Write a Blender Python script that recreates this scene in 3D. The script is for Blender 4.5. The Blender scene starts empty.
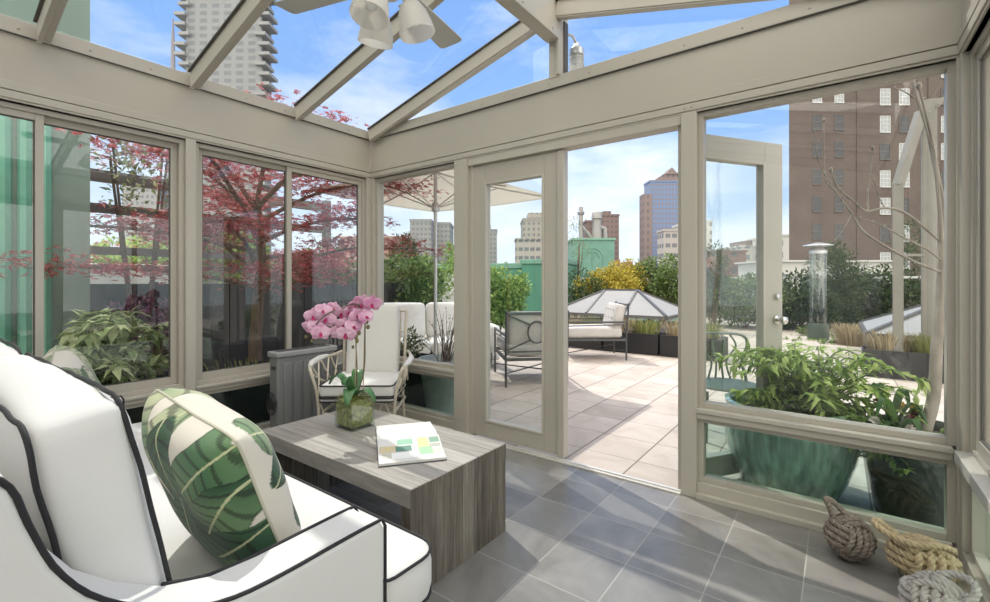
import bpy, bmesh, math, random
from mathutils import Vector, Matrix, noise
PI = math.pi
C = bpy.context.scene.collection
S = bpy.context.scene

# ------------------------------------------------------------------ camera, sky, sun, exposure
EYE = 1.2; FPX = 460.0; YAW = math.radians(36.7)
cd = bpy.data.cameras.new('camera'); cam = bpy.data.objects.new('camera', cd); C.objects.link(cam)
cam.location = (0, 0, EYE); cam.rotation_euler = (PI/2, 0, YAW)
cd.sensor_width = 36; cd.lens = 36*FPX/990; cd.shift_y = -20/990; cd.clip_start = 0.02; cd.clip_end = 3000
S.camera = cam
S.view_settings.view_transform = 'Standard'; S.view_settings.look = 'None'
S.view_settings.gamma = 1; S.view_settings.use_curve_mapping = False
S.view_settings.exposure = 0.62
S.cycles.use_denoising = True
S.cycles.max_bounces = 10; S.cycles.transparent_max_bounces = 40; S.cycles.diffuse_bounces = 5
S.cycles.caustics_reflective = False; S.cycles.caustics_refractive = False

def ramp(nt, fac, stops):
    r = nt.nodes.new('ShaderNodeValToRGB'); e = r.color_ramp.elements
    while len(e) < len(stops): e.new(0.5)
    for k, (p, c) in zip(e, stops):
        k.position = p; k.color = (*c, 1) if len(c) == 3 else c
    nt.links.new(fac, r.inputs[0]); return r.outputs[0]

FILL_SKY = 1.7
def world():
    w = bpy.data.worlds.new('sky'); S.world = w; w.use_nodes = True; nt = w.node_tree; L = nt.links.new
    bg = nt.nodes['Background']; tc = nt.nodes.new('ShaderNodeTexCoord')
    sp = nt.nodes.new('ShaderNodeSeparateXYZ'); L(tc.outputs['Generated'], sp.inputs[0])
    base = ramp(nt, sp.outputs['Z'], [(0.0, (.60, .69, .78)), (.10, (.48, .61, .78)), (.30, (.25, .42, .76)), (.62, (.15, .31, .70)), (1, (.14, .29, .66))])
    mp = nt.nodes.new('ShaderNodeMapping'); mp.inputs['Scale'].default_value = (1.6, 1.6, 5.0); mp.inputs['Location'].default_value = (3.1, .4, .3)
    L(tc.outputs['Generated'], mp.inputs[0])
    n = nt.nodes.new('ShaderNodeTexNoise'); n.inputs['Scale'].default_value = 1.7; n.inputs['Detail'].default_value = 8; n.inputs['Roughness'].default_value = .58
    L(mp.outputs[0], n.inputs['Vector'])
    thr = ramp(nt, sp.outputs['Z'], [(0, (.58,)*3), (.22, (.60,)*3), (.40, (.44,)*3), (.6, (.38,)*3), (1, (.33,)*3)])
    ad = nt.nodes.new('ShaderNodeMath'); ad.operation = 'MULTIPLY_ADD'; L(n.outputs[0], ad.inputs[0]); ad.inputs[1].default_value = 1.0
    sb = nt.nodes.new('ShaderNodeMath'); sb.operation = 'SUBTRACT'; L(thr, sb.inputs[0]); sb.inputs[1].default_value = .5
    L(sb.outputs[0], ad.inputs[2])
    cm = ramp(nt, ad.outputs[0], [(.44, (0, 0, 0)), (.80, (1, 1, 1))])
    mx = nt.nodes.new('ShaderNodeMix'); mx.data_type = 'RGBA'; L(cm, mx.inputs[0]); L(base, mx.inputs[6]); mx.inputs[7].default_value = (.80, .83, .87, 1)
    # warm bright fill added to the unseen sky behind and overhead, brightens the room
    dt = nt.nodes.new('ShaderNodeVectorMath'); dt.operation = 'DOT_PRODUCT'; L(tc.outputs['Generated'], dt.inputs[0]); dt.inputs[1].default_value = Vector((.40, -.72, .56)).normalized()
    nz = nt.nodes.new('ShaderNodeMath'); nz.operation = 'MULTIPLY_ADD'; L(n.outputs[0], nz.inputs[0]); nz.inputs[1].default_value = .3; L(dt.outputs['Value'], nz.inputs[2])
    fill_mask = ramp(nt, nz.outputs[0], [(.28, (0, 0, 0)), (.62, (1, 1, 1))])
    m2 = nt.nodes.new('ShaderNodeMix'); m2.data_type = 'RGBA'; L(fill_mask, m2.inputs[0]); L(mx.outputs[2], m2.inputs[6]); m2.inputs[7].default_value = (FILL_SKY*1.0, FILL_SKY*.95, FILL_SKY*.88, 1)
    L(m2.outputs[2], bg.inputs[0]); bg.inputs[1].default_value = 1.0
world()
sd = bpy.data.lights.new('sun', 'SUN'); sun = bpy.data.objects.new('sun', sd); C.objects.link(sun)
sd.energy = 2.1; sd.angle = math.radians(.6); sd.color = (1, .95, .87)
sun.rotation_euler = Vector((.52, -.23, -.83)).to_track_quat('-Z', 'Y').to_euler(); sun.location = (-12, 6, 20)

# ------------------------------------------------------------------ materials
def new_mat(name):
    m = bpy.data.materials.new(name); m.use_nodes = True
    return m, m.node_tree, m.node_tree.nodes['Principled BSDF']
def vary(nt, col, var, scale, stretch=(1, 1, 1), detail=4, col2=None):
    tc = nt.nodes.new('ShaderNodeTexCoord'); mp = nt.nodes.new('ShaderNodeMapping'); mp.inputs['Scale'].default_value = stretch
    nt.links.new(tc.outputs['Object'], mp.inputs[0])
    n = nt.nodes.new('ShaderNodeTexNoise'); n.inputs['Scale'].default_value = scale; n.inputs['Detail'].default_value = detail
    nt.links.new(mp.outputs[0], n.inputs['Vector'])
    a = [max(0, c*(1-var)) for c in col]; b = col2 if col2 else [min(1, c*(1+var)) for c in col]
    return ramp(nt, n.outputs[0], [(.30, a), (.70, b)]), n.outputs[0], mp.outputs[0]
def mat(name, col, rough=.5, metal=0, var=.06, scale=6, bump=0, bscale=80, stretch=(1, 1, 1), sheen=0, coat=0, col2=None, spec=.5):
    m, nt, b = new_mat(name)
    c, f, v = vary(nt, col, var, scale, stretch, col2=col2)
    nt.links.new(c, b.inputs['Base Color'])
    b.inputs['Roughness'].default_value = rough; b.inputs['Metallic'].default_value = metal
    b.inputs['Specular IOR Level'].default_value = spec
    if sheen: b.inputs['Sheen Weight'].default_value = sheen
    if coat: b.inputs['Coat Weight'].default_value = coat; b.inputs['Coat Roughness'].default_value = .1
    if bump:
        n = nt.nodes.new('ShaderNodeTexNoise'); n.inputs['Scale'].default_value = bscale; n.inputs['Detail'].default_value = 3
        nt.links.new(v, n.inputs['Vector'])
        bp = nt.nodes.new('ShaderNodeBump'); bp.inputs['Strength'].default_value = bump; bp.inputs['Distance'].default_value = .004
        nt.links.new(n.outputs[0], bp.inputs['Height']); nt.links.new(bp.outputs[0], b.inputs['Normal'])
    return m
def glass(name, tint=(.95, .97, .96), refl=.045, grime=0):
    m = bpy.data.materials.new(name); m.use_nodes = True; nt = m.node_tree; nt.nodes.clear(); L = nt.links.new
    out = nt.nodes.new('ShaderNodeOutputMaterial'); tr = nt.nodes.new('ShaderNodeBsdfTransparent'); tr.inputs[0].default_value = (*tint, 1)
    gl = nt.nodes.new('ShaderNodeBsdfGlossy'); gl.inputs['Roughness'].default_value = 0.005; gl.inputs['Color'].default_value = (1, 1, 1, 1)
    lw = nt.nodes.new('ShaderNodeLayerWeight'); lw.inputs[0].default_value = .5
    pw = nt.nodes.new('ShaderNodeMath'); pw.operation = 'POWER'; L(lw.outputs['Facing'], pw.inputs[0]); pw.inputs[1].default_value = 5
    ma = nt.nodes.new('ShaderNodeMath'); ma.operation = 'MULTIPLY_ADD'; L(pw.outputs[0], ma.inputs[0]); ma.inputs[1].default_value = .85; ma.inputs[2].default_value = refl
    mx = nt.nodes.new('ShaderNodeMixShader'); L(ma.outputs[0], mx.inputs[0]); L(tr.outputs[0], mx.inputs[1]); L(gl.outputs[0], mx.inputs[2])
    L(mx.outputs[0], out.inputs[0]); return m
def leafmat(name, col, col2=None, trans=.35, scale=3, rough=.55):
    m = bpy.data.materials.new(name); m.use_nodes = True; nt = m.node_tree; nt.nodes.clear(); L = nt.links.new
    out = nt.nodes.new('ShaderNodeOutputMaterial')
    g = nt.nodes.new('ShaderNodeNewGeometry')
    c2 = col2 or [min(1, c*1.5) for c in col]
    cr = ramp(nt, g.outputs['Random Per Island'], [(0, [c*.65 for c in col]), (.5, col), (1, c2)])
    d = nt.nodes.new('ShaderNodeBsdfPrincipled'); d.inputs['Roughness'].default_value = rough; L(cr, d.inputs['Base Color']); d.inputs['Specular IOR Level'].default_value = .3
    t = nt.nodes.new('ShaderNodeBsdfTranslucent'); L(cr, t.inputs[0])
    mx = nt.nodes.new('ShaderNodeMixShader'); mx.inputs[0].default_value = trans; L(d.outputs[0], mx.inputs[1]); L(t.outputs[0], mx.inputs[2])
    L(mx.outputs[0], out.inputs[0]); return m
def tiles(name, px, py, ox, oy, joint, jcol, cols, rough, var_scale=3, bump=.3, jx=None):
    """square floor tiles: joint grid, one tone per tile, cloudy veining"""
    m, nt, b = new_mat(name); L = nt.links.new
    tc = nt.nodes.new('ShaderNodeTexCoord'); sp = nt.nodes.new('ShaderNodeSeparateXYZ'); L(tc.outputs['Object'], sp.inputs[0])
    def M(op, a, bb=None, c=None):
        n = nt.nodes.new('ShaderNodeMath'); n.operation = op
        for i, x in enumerate((a, bb, c)):
            if x is None: continue
            if isinstance(x, (int, float)): n.inputs[i].default_value = x
            else: L(x, n.inputs[i])
        return n.outputs[0]
    u = M('MULTIPLY_ADD', sp.outputs['X'], 1/px, -ox/px); v = M('MULTIPLY_ADD', sp.outputs['Y'], 1/py, -oy/py)
    fu = M('FLOOR', u); fv = M('FLOOR', v)
    du = M('ABSOLUTE', M('SUBTRACT', M('FRACT', M('ADD', u, .5)), .5)); dv = M('ABSOLUTE', M('SUBTRACT', M('FRACT', M('ADD', v, .5)), .5))
    jm = M('MAXIMUM', M('LESS_THAN', du, (jx or joint)/2/px), M('LESS_THAN', dv, joint/2/py))
    cb = nt.nodes.new('ShaderNodeCombineXYZ'); L(fu, cb.inputs[0]); L(fv, cb.inputs[1])
    wn = nt.nodes.new('ShaderNodeTexWhiteNoise'); wn.noise_dimensions = '3D'; L(cb.outputs[0], wn.inputs['Vector'])
    n = nt.nodes.new('ShaderNodeTexNoise'); n.inputs['Scale'].default_value = var_scale; n.inputs['Detail'].default_value = 7; n.inputs['Roughness'].default_value = .62; n.inputs['Distortion'].default_value = .8
    of = nt.nodes.new('ShaderNodeVectorMath'); of.operation = 'MULTIPLY_ADD'; L(wn.outputs['Color'], of.inputs[0]); of.inputs[1].default_value = (9, 9, 9); L(tc.outputs['Object'], of.inputs[2])
    L(of.outputs[0], n.inputs['Vector'])
    f = M('MULTIPLY_ADD', wn.outputs['Value'], .26, M('MULTIPLY_ADD', n.outputs[0], 1.6, -.43))
    cr = ramp(nt, f, [(.15, cols[0]), (.5, cols[1]), (.9, cols[2])])
    mx = nt.nodes.new('ShaderNodeMix'); mx.data_type = 'RGBA'; L(jm, mx.inputs[0]); L(cr, mx.inputs[6]); mx.inputs[7].default_value = (*jcol, 1)
    L(mx.outputs[2], b.inputs['Base Color'])
    L(M('MULTIPLY_ADD', jm, .3, M('MULTIPLY_ADD', n.outputs[0], .25, rough-.12)), b.inputs['Roughness'])
    h = M('MULTIPLY_ADD', jm, -1, M('MULTIPLY', n.outputs[0], .4))
    bp = nt.nodes.new('ShaderNodeBump'); bp.inputs['Strength'].default_value = bump; bp.inputs['Distance'].default_value = .003; L(h, bp.inputs['Height']); L(bp.outputs[0], b.inputs['Normal'])
    return m
def planks(name, across, w, cols, grain, rough=.6):
    """weathered boards: board index across one axis, grain stretched along another"""
    m, nt, b = new_mat(name); L = nt.links.new
    tc = nt.nodes.new('ShaderNodeTexCoord'); sp = nt.nodes.new('ShaderNodeSeparateXYZ'); L(tc.outputs['Object'], sp.inputs[0])
    mm = nt.nodes.new('ShaderNodeMath'); mm.operation = 'MULTIPLY_ADD'; L(sp.outputs[across], mm.inputs[0]); mm.inputs[1].default_value = 1/w; mm.inputs[2].default_value = 50.13
    fl = nt.nodes.new('ShaderNodeMath'); fl.operation = 'FLOOR'; L(mm.outputs[0], fl.inputs[0])
    fr = nt.nodes.new('ShaderNodeMath'); fr.operation = 'FRACT'; L(mm.outputs[0], fr.inputs[0])
    wn = nt.nodes.new('ShaderNodeTexWhiteNoise'); wn.noise_dimensions = '1D'; L(fl.outputs[0], wn.inputs['W'])
    of = nt.nodes.new('ShaderNodeVectorMath'); of.operation = 'MULTIPLY_ADD'; L(wn.outputs['Color'], of.inputs[0]); of.inputs[1].default_value = (3, 3, 3); L(tc.outputs['Object'], of.inputs[2])
    mp = nt.nodes.new('ShaderNodeMapping'); mp.inputs['Scale'].default_value = grain; L(of.outputs[0], mp.inputs[0])
    n = nt.nodes.new('ShaderNodeTexNoise'); n.inputs['Scale'].default_value = 4; n.inputs['Detail'].default_value = 8; n.inputs['Roughness'].default_value = .65; n.inputs['Distortion'].default_value = .5
    L(mp.outputs[0], n.inputs['Vector'])
    a = nt.nodes.new('ShaderNodeMath'); a.operation = 'MULTIPLY_ADD'; L(wn.outputs['Value'], a.inputs[0]); a.inputs[1].default_value = .4
    a2 = nt.nodes.new('ShaderNodeMath'); a2.operation = 'MULTIPLY_ADD'; L(n.outputs[0], a2.inputs[0]); a2.inputs[1].default_value = 1.0; a2.inputs[2].default_value = -.2; L(a2.outputs[0], a.inputs[2])
    cr = ramp(nt, a.outputs[0], [(.2, cols[0]), (.5, cols[1]), (.85, cols[2])])
    jn = nt.nodes.new('ShaderNodeMath'); jn.operation = 'LESS_THAN'; L(fr.outputs[0], jn.inputs[0]); jn.inputs[1].default_value = .0022/w
    mx = nt.nodes.new('ShaderNodeMix'); mx.data_type = 'RGBA'; L(jn.outputs[0], mx.inputs[0]); L(cr, mx.inputs[6]); mx.inputs[7].default_value = (.06, .05, .045, 1)
    L(mx.outputs[2], b.inputs['Base Color']); b.inputs['Roughness'].default_value = rough
    bp = nt.nodes.new('ShaderNodeBump'); bp.inputs['Strength'].default_value = .25; bp.inputs['Distance'].default_value = .002; L(n.outputs[0], bp.inputs['Height']); L(bp.outputs[0], b.inputs['Normal'])
    return m
def facade(name, wall, win, pu, pv, wu, wv, rough=.8, band=None):
    """distant facade: a regular grid of windows in a wall, laid in object space"""
    m, nt, b = new_mat(name); L = nt.links.new
    tc = nt.nodes.new('ShaderNodeTexCoord'); sp = nt.nodes.new('ShaderNodeSeparateXYZ'); L(tc.outputs['Object'], sp.inputs[0])
    def M(op, a, bb=None):
        n = nt.nodes.new('ShaderNodeMath'); n.operation = op
        for i, x in enumerate((a, bb)):
            if x is None: continue
            if isinstance(x, (int, float)): n.inputs[i].default_value = x
            else: L(x, n.inputs[i])
        return n.outputs[0]
    u = M('DIVIDE', M('ADD', sp.outputs['X'], sp.outputs['Y']), pu); v = M('DIVIDE', sp.outputs['Z'], pv)
    k = M('MULTIPLY', M('LESS_THAN', M('FRACT', u), wu), M('LESS_THAN', M('FRACT', v), wv))
    nz = nt.nodes.new('ShaderNodeNewGeometry'); sn = nt.nodes.new('ShaderNodeSeparateXYZ'); L(nz.outputs['Normal'], sn.inputs[0])
    k = M('MULTIPLY', k, M('LESS_THAN', M('ABSOLUTE', sn.outputs['Z']), .5))
    mx = nt.nodes.new('ShaderNodeMix'); mx.data_type = 'RGBA'; L(k, mx.inputs[0]); mx.inputs[6].default_value = (*wall, 1); mx.inputs[7].default_value = (*win, 1)
    L(mx.outputs[2], b.inputs['Base Color']); b.inputs['Roughness'].default_value = rough
    return m
def vcol(name, rough=.8, sheen=.2, bump=0):
    m, nt, b = new_mat(name); a = nt.nodes.new('ShaderNodeAttribute'); a.attribute_name = 'print'
    nt.links.new(a.outputs['Color'], b.inputs['Base Color']); b.inputs['Roughness'].default_value = rough; b.inputs['Sheen Weight'].default_value = sheen
    if bump:
        tc = nt.nodes.new('ShaderNodeTexCoord'); n = nt.nodes.new('ShaderNodeTexNoise'); n.inputs['Scale'].default_value = 350; nt.links.new(tc.outputs['Object'], n.inputs['Vector'])
        bp = nt.nodes.new('ShaderNodeBump'); bp.inputs['Strength'].default_value = bump; bp.inputs['Distance'].default_value = .002; nt.links.new(n.outputs[0], bp.inputs['Height']); nt.links.new(bp.outputs[0], b.inputs['Normal'])
    return m

PAINT = mat('greige_paint', (.505, .47, .405), .42, var=.03, scale=1.5)
PAINT2 = mat('greige_metal', (.475, .44, .38), .38, var=.03, scale=2)
SILLW = mat('pale_sill_paint', (.62, .59, .52), .4, var=.03)
GASKET = mat('dark_gasket', (.10, .095, .085), .6)
SCREW = mat('screw_metal', (.38, .36, .32), .35, .6)
PLASTER = mat('white_plaster', (.78, .76, .72), .85, var=.03, bump=.1)
GLASS = glass('clear_glass')
GLASSG = glass('green_tinted_glass', (.80, .90, .86), .05)
GLASSR = glass('roof_glass', (.96, .975, .97), .03)
FLOOR = tiles('slate_floor_tiles', .305, .305, -.72, 1.59, .0045, (.37, .355, .33), [(.145, .138, .128), (.225, .214, .20), (.32, .305, .283)], .34, 2.2, .25)
PAVER = tiles('terrace_pavers', .41, .41, -1.085, 3.06, .006, (.20, .17, .15), [(.41, .35, .30), (.51, .445, .39), (.585, .53, .475)], .85, 2.5, .3, jx=.011)
STONE = mat('threshold_metal', (.66, .64, .60), .35, .2)
FABRIC = mat('white_canvas', (.68, .668, .65), .9, var=.02, bump=.12, bscale=600, sheen=.15)
PIPING = mat('black_piping', (.018, .017, .02), .75)
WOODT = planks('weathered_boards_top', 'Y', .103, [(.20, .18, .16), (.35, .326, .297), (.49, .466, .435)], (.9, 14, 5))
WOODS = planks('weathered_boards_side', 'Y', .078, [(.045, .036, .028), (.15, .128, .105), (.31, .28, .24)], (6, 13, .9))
CHROME = mat('brushed_nickel', (.62, .60, .57), .22, 1)
IRON = mat('grey_wrought_iron', (.085, .088, .09), .45, .5)
CUSHG = mat('pale_linen_cushion', (.50, .48, .455), .9, bump=.15, bscale=300)
CUSHW = mat('outdoor_white_cushion', (.80, .79, .77), .9, bump=.1, bscale=300)
CREAM = mat('cream_lacquered_cane', (.60, .54, .44), .4, var=.15, scale=25)
HEATER = mat('grey_enamel', (.20, .205, .21), .38, var=.03)
HEATDK = mat('dark_grille', (.03, .03, .032), .5)
FANW = mat('warm_white_fan', (.66, .64, .60), .4, var=.02)
BULB = mat('bulb_glass', (.8, .8, .78), .15)
ROPE_D = mat('dark_jute', (.27, .225, .19), .95, var=.3, scale=60, bump=.6, bscale=400)
ROPE_T = mat('golden_manila', (.56, .44, .28), .95, var=.22, scale=60, bump=.6, bscale=400)
ROPE_G = mat('pale_grey_cotton_rope', (.55, .51, .47), .95, var=.2, scale=60, bump=.6, bscale=400)
BLACKP = mat('black_planter', (.022, .022, .024), .55, var=.1)
SOIL = mat('soil', (.06, .045, .03), .95, var=.4, scale=40, bump=1, bscale=60)
ZINC = mat('grey_zinc', (.42, .44, .44), .5, .1, var=.15, scale=5)
GLAZE = mat('green_glaze', (.14, .31, .245), .13, var=.5, scale=5, stretch=(6, 6, .6), col2=(.42, .60, .51), coat=.6)
DARKGLAZE = mat('dark_slate_pot', (.035, .045, .045), .25, var=.3)
BARK = mat('brown_bark', (.16, .115, .085), .9, var=.35, scale=20, bump=.6, bscale=40, stretch=(1, 1, .3))
BARKG = mat('pale_grey_bark', (.30, .265, .225), .85, var=.3, scale=18, bump=.5, bscale=40, stretch=(1, 1, .4))
STEMG = mat('green_stem', (.12, .16, .06), .6)
CANVAS = mat('cream_canvas', (.80, .76, .68), .9, var=.02)
ALU = mat('silver_aluminium', (.60, .60, .60), .35, .6)
GREENP = mat('green_painted_metal', (.06, .21, .145), .6, var=.12, scale=2)
GREENP2 = mat('verdigris_cladding', (.13, .27, .205), .6, var=.12, scale=2)

# ------------------------------------------------------------------ mesh helpers
class MB:
    def __init__(s): s.v = []; s.f = []; s.m = []
    def add(s, vs, fs, mi=0):
        o = len(s.v); s.v += [tuple(x) for x in vs]; s.f += [tuple(i+o for i in q) for q in fs]; s.m += [mi]*len(fs); return s
    def box(s, lo, hi, mi=0, M=None):
        (a, b, c), (d, e, f) = lo, hi
        vs = [Vector(p) for p in ((a,b,c),(d,b,c),(d,e,c),(a,e,c),(a,b,f),(d,b,f),(d,e,f),(a,e,f))]
        if M: vs = [M @ p for p in vs]
        return s.add(vs, [(0,3,2,1),(4,5,6,7),(0,1,5,4),(1,2,6,5),(2,3,7,6),(3,0,4,7)], mi)
    def cbox(s, c, d, rz=0, mi=0, M=None):
        T = Matrix.Translation(Vector(c)) @ (M or Matrix.Rotation(rz, 4, 'Z'))
        return s.box([-x/2 for x in d], [x/2 for x in d], mi, T)
    def bar(s, p, q, w, h, mi=0, up=(0, 0, 1)):
        p, q = Vector(p), Vector(q); d = (q-p); L = d.length; d.normalize()
        x = d.cross(Vector(up)).normalized(); y = x.cross(d)
        vs = [p + x*a*w/2 + y*b*h/2 + d*L*t for t in (0, 1) for a, b in ((-1,-1),(1,-1),(1,1),(-1,1))]
        return s.add(vs, [(0,1,2,3),(7,6,5,4),(0,4,5,1),(1,5,6,2),(2,6,7,3),(3,7,4,0)], mi)
    def tube(s, pts, r, n=8, closed=False, mi=0, caps=True):
        P = [Vector(p) for p in pts]; k = len(P); R = r if isinstance(r, (list, tuple)) else [r]*k
        vs = []; prev = None
        for i in range(k):
            if closed: t = P[(i+1) % k]-P[i-1]
            else: t = P[min(i+1, k-1)]-P[max(i-1, 0)]
            if t.length < 1e-9: t = Vector((0, 0, 1))
            t.normalize()
            if prev is None:
                a = Vector((0, 0, 1)) if abs(t.z) < .9 else Vector((1, 0, 0)); x = t.cross(a).normalized()
            else:
                x = prev - t*prev.dot(t)
                x = x.normalized() if x.length > 1e-6 else t.orthogonal().normalized()
            prev = x; y = t.cross(x)
            vs += [P[i] + (x*math.cos(2*PI*j/n) + y*math.sin(2*PI*j/n))*R[i] for j in range(n)]
        fs = []
        for i in range(k if closed else k-1):
            a, b = i*n, ((i+1) % k)*n
            fs += [(a+j, a+(j+1) % n, b+(j+1) % n, b+j) for j in range(n)]
        if caps and not closed: fs += [tuple(range(n))[::-1], tuple((k-1)*n+j for j in range(n))]
        return s.add(vs, fs, mi)
    def lathe(s, prof, n=24, c=(0, 0, 0), mi=0, M=None, sx=1, sy=1):
        vs = []; c = Vector(c)
        for r, z in prof:
            for j in range(n):
                p = Vector((r*math.cos(2*PI*j/n)*sx, r*math.sin(2*PI*j/n)*sy, z)); vs.append((M @ p if M else p)+c)
        fs = [(i*n+j, i*n+(j+1) % n, (i+1)*n+(j+1) % n, (i+1)*n+j) for i in range(len(prof)-1) for j in range(n)]
        if prof[0][0] > 1e-5: fs.append(tuple(range(n))[::-1])
        if prof[-1][0] > 1e-5: fs.append(tuple((len(prof)-1)*n+j for j in range(n)))
        return s.add(vs, fs, mi)
    def ell(s, c, r, nu=14, nv=9, mi=0, M=None, lump=0, seed=0):
        vs = []; c = Vector(c)
        for i in range(nv+1):
            th = PI*i/nv
            for j in range(nu):
                ph = 2*PI*j/nu; p = Vector((r[0]*math.sin(th)*math.cos(ph), r[1]*math.sin(th)*math.sin(ph), r[2]*math.cos(th)))
                if lump: p *= 1+lump*noise.noise(p*9+Vector((seed, 0, 0)))
                vs.append((M @ p if M else p)+c)
        fs = [(i*nu+j, (i+1)*nu+j, (i+1)*nu+(j+1) % nu, i*nu+(j+1) % nu) for i in range(nv) for j in range(nu)]
        return s.add(vs, fs, mi)
    def prism(s, poly, axis, lo, hi, mi=0):
        k = len(poly)
        def P(a, b, t): return {'x': (t, a, b), 'y': (a, t, b), 'z': (a, b, t)}[axis]
        vs = [P(a, b, lo) for a, b in poly]+[P(a, b, hi) for a, b in poly]
        fs = [tuple(range(k)), tuple(range(2*k-1, k-1, -1))]+[(i, i+k, (i+1) % k+k, (i+1) % k) for i in range(k)]
        return s.add(vs, fs, mi)
    def leaf(s, p, d, nrm, L, W, mi=0, fold=.25, droop=0):
        p = Vector(p); d = Vector(d).normalized(); nrm = Vector(nrm); x = d.cross(nrm)
        x = x.normalized() if x.length > 1e-6 else d.orthogonal().normalized(); n = x.cross(d)
        m = p+d*L*.45; t = p+d*L-n*L*droop
        return s.add([p, m+x*W/2+n*W*fold, t, m-x*W/2+n*W*fold, m], [(0, 1, 4), (1, 2, 4), (0, 4, 3), (4, 2, 3)], mi)
    def build(s, name, mats, parent=None, bevel=0, seg=2, smooth=True, ang=38, loc=None, weld=False):
        me = bpy.data.meshes.new(name); me.from_pydata(s.v, [], s.f); 
        if not isinstance(mats, (list, tuple)): mats = [mats]
        for m in mats: me.materials.append(m)
        me.polygons.foreach_set('material_index', s.m)
        bm = bmesh.new(); bm.from_mesh(me)
        if weld: bmesh.ops.remove_doubles(bm, verts=bm.verts, dist=1e-5)
        bmesh.ops.recalc_face_normals(bm, faces=bm.faces); bm.to_mesh(me); bm.free()
        if smooth:
            me.polygons.foreach_set('use_smooth', [True]*len(me.polygons)); me.set_sharp_from_angle(angle=math.radians(ang))
        o = bpy.data.objects.new(name, me); C.objects.link(o)
        if parent: o.parent = parent
        if loc: o.location = loc
        if bevel:
            b = o.modifiers.new('bevel', 'BEVEL'); b.width = bevel; b.segments = seg; b.limit_method = 'ANGLE'; b.angle_limit = math.radians(40)
        return o
def tag(o, label, cat, group=None, kind=None):
    o['label'] = label; o['category'] = cat
    if group: o['group'] = group
    o['kind'] = kind or 'thing'
    return o
def thing(name, label, cat, loc=(0, 0, 0), rz=0, group=None):
    o = bpy.data.objects.new(name, None); o.empty_display_size = .1; C.objects.link(o); o.location = loc; o.rotation_euler = (0, 0, rz)
    return tag(o, label, cat, group)
def struct(o, label=None, cat=None):
    o['kind'] = 'structure'
    if label: o['label'] = label
    if cat: o['category'] = cat
    return o
def sroot(name):
    o = bpy.data.objects.new(name, None); C.objects.link(o); o['kind'] = 'structure'; return o
def dup(root, loc, rz, label=None, group=None):
    r = root.copy(); C.objects.link(r); r.location = loc; r.rotation_euler = (0, 0, rz)
    if label: r['label'] = label
    if group: r['group'] = group
    for ch in list(root.children):
        c = ch.copy(); C.objects.link(c); c.parent = r
        for g in list(ch.children):
            d = g.copy(); C.objects.link(d); d.parent = c
    return r
RX = (math.cos(YAW), math.sin(YAW)); FX = (-math.sin(YAW), math.cos(YAW))
def at(u, v, d):
    """point of the place at depth d metres along the viewing axis (survey from the photograph)"""
    l = (u-495)/FPX*d
    return Vector((RX[0]*l+FX[0]*d, RX[1]*l+FX[1]*d, EYE-(v-281)/FPX*d))
def rbox(mb, sx, sy, sz, r, crown=(0, 0, 0), n=12, M=None, mi=0, wob=0, seed=0):
    h = Vector((sx/2, sy/2, sz/2)); vs = []; fs = []
    for ax in range(3):
        for sg in (-1, 1):
            o = len(vs)
            for i in range(n+1):
                for j in range(n+1):
                    q = [0, 0, 0]; q[ax] = sg; q[(ax+1) % 3] = 2*i/n-1; q[(ax+2) % 3] = 2*j/n-1
                    for k in range(3):  # crowd the grid towards the edges
                        if k != ax: q[k] = math.sin(q[k]*PI/2)*.6+q[k]*.4
                    p = Vector((q[0]*h.x, q[1]*h.y, q[2]*h.z)); inn = Vector([max(-h[k]+r, min(h[k]-r, p[k])) for k in range(3)])
                    dd = p-inn; p = inn+(dd.normalized()*r if dd.length > 1e-9 else dd)
                    a, b = q[(ax+1) % 3], q[(ax+2) % 3]; p[ax] += sg*crown[ax]*(1-a*a)*(1-b*b)
                    if wob: p += wob*noise.noise_vector(p*5+Vector((seed, seed, 0)))
                    vs.append(M @ p if M else p)
            fs += [(o+i*(n+1)+j, o+(i+1)*(n+1)+j, o+(i+1)*(n+1)+j+1, o+i*(n+1)+j+1) for i in range(n) for j in range(n)]
    mb.add(vs, fs, mi); return mb
def rrect(a, b, r, k=5):
    out = []
    for cx, cy, t0 in ((a-r, b-r, 0), (-a+r, b-r, PI/2), (-a+r, -b+r, PI), (a-r, -b+r, 1.5*PI)):
        out += [(cx+r*math.cos(t0+PI/2*i/k), cy+r*math.sin(t0+PI/2*i/k)) for i in range(k+1)]
    return out
def dense(pts, step=.03, closed=False):
    P = [Vector(p) for p in pts]; out = []
    for i in range(len(P) if closed else len(P)-1):
        a, b = P[i], P[(i+1) % len(P)]; k = max(1, int((b-a).length/step))
        out += [a.lerp(b, j/k) for j in range(k)]
    if not closed: out.append(P[-1])
    return out
def smoothpath(pts, sub=6):
    P = [Vector(p) for p in pts]; out = []
    for i in range(len(P)-1):
        p0, p1, p2, p3 = P[max(i-1, 0)], P[i], P[i+1], P[min(i+2, len(P)-1)]
        for j in range(sub):
            t = j/sub; out.append(.5*((2*p1)+(p2-p0)*t+(2*p0-5*p1+4*p2-p3)*t*t+(3*p1-p0-3*p2+p3)*t**3))
    out.append(P[-1]); return out

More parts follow.
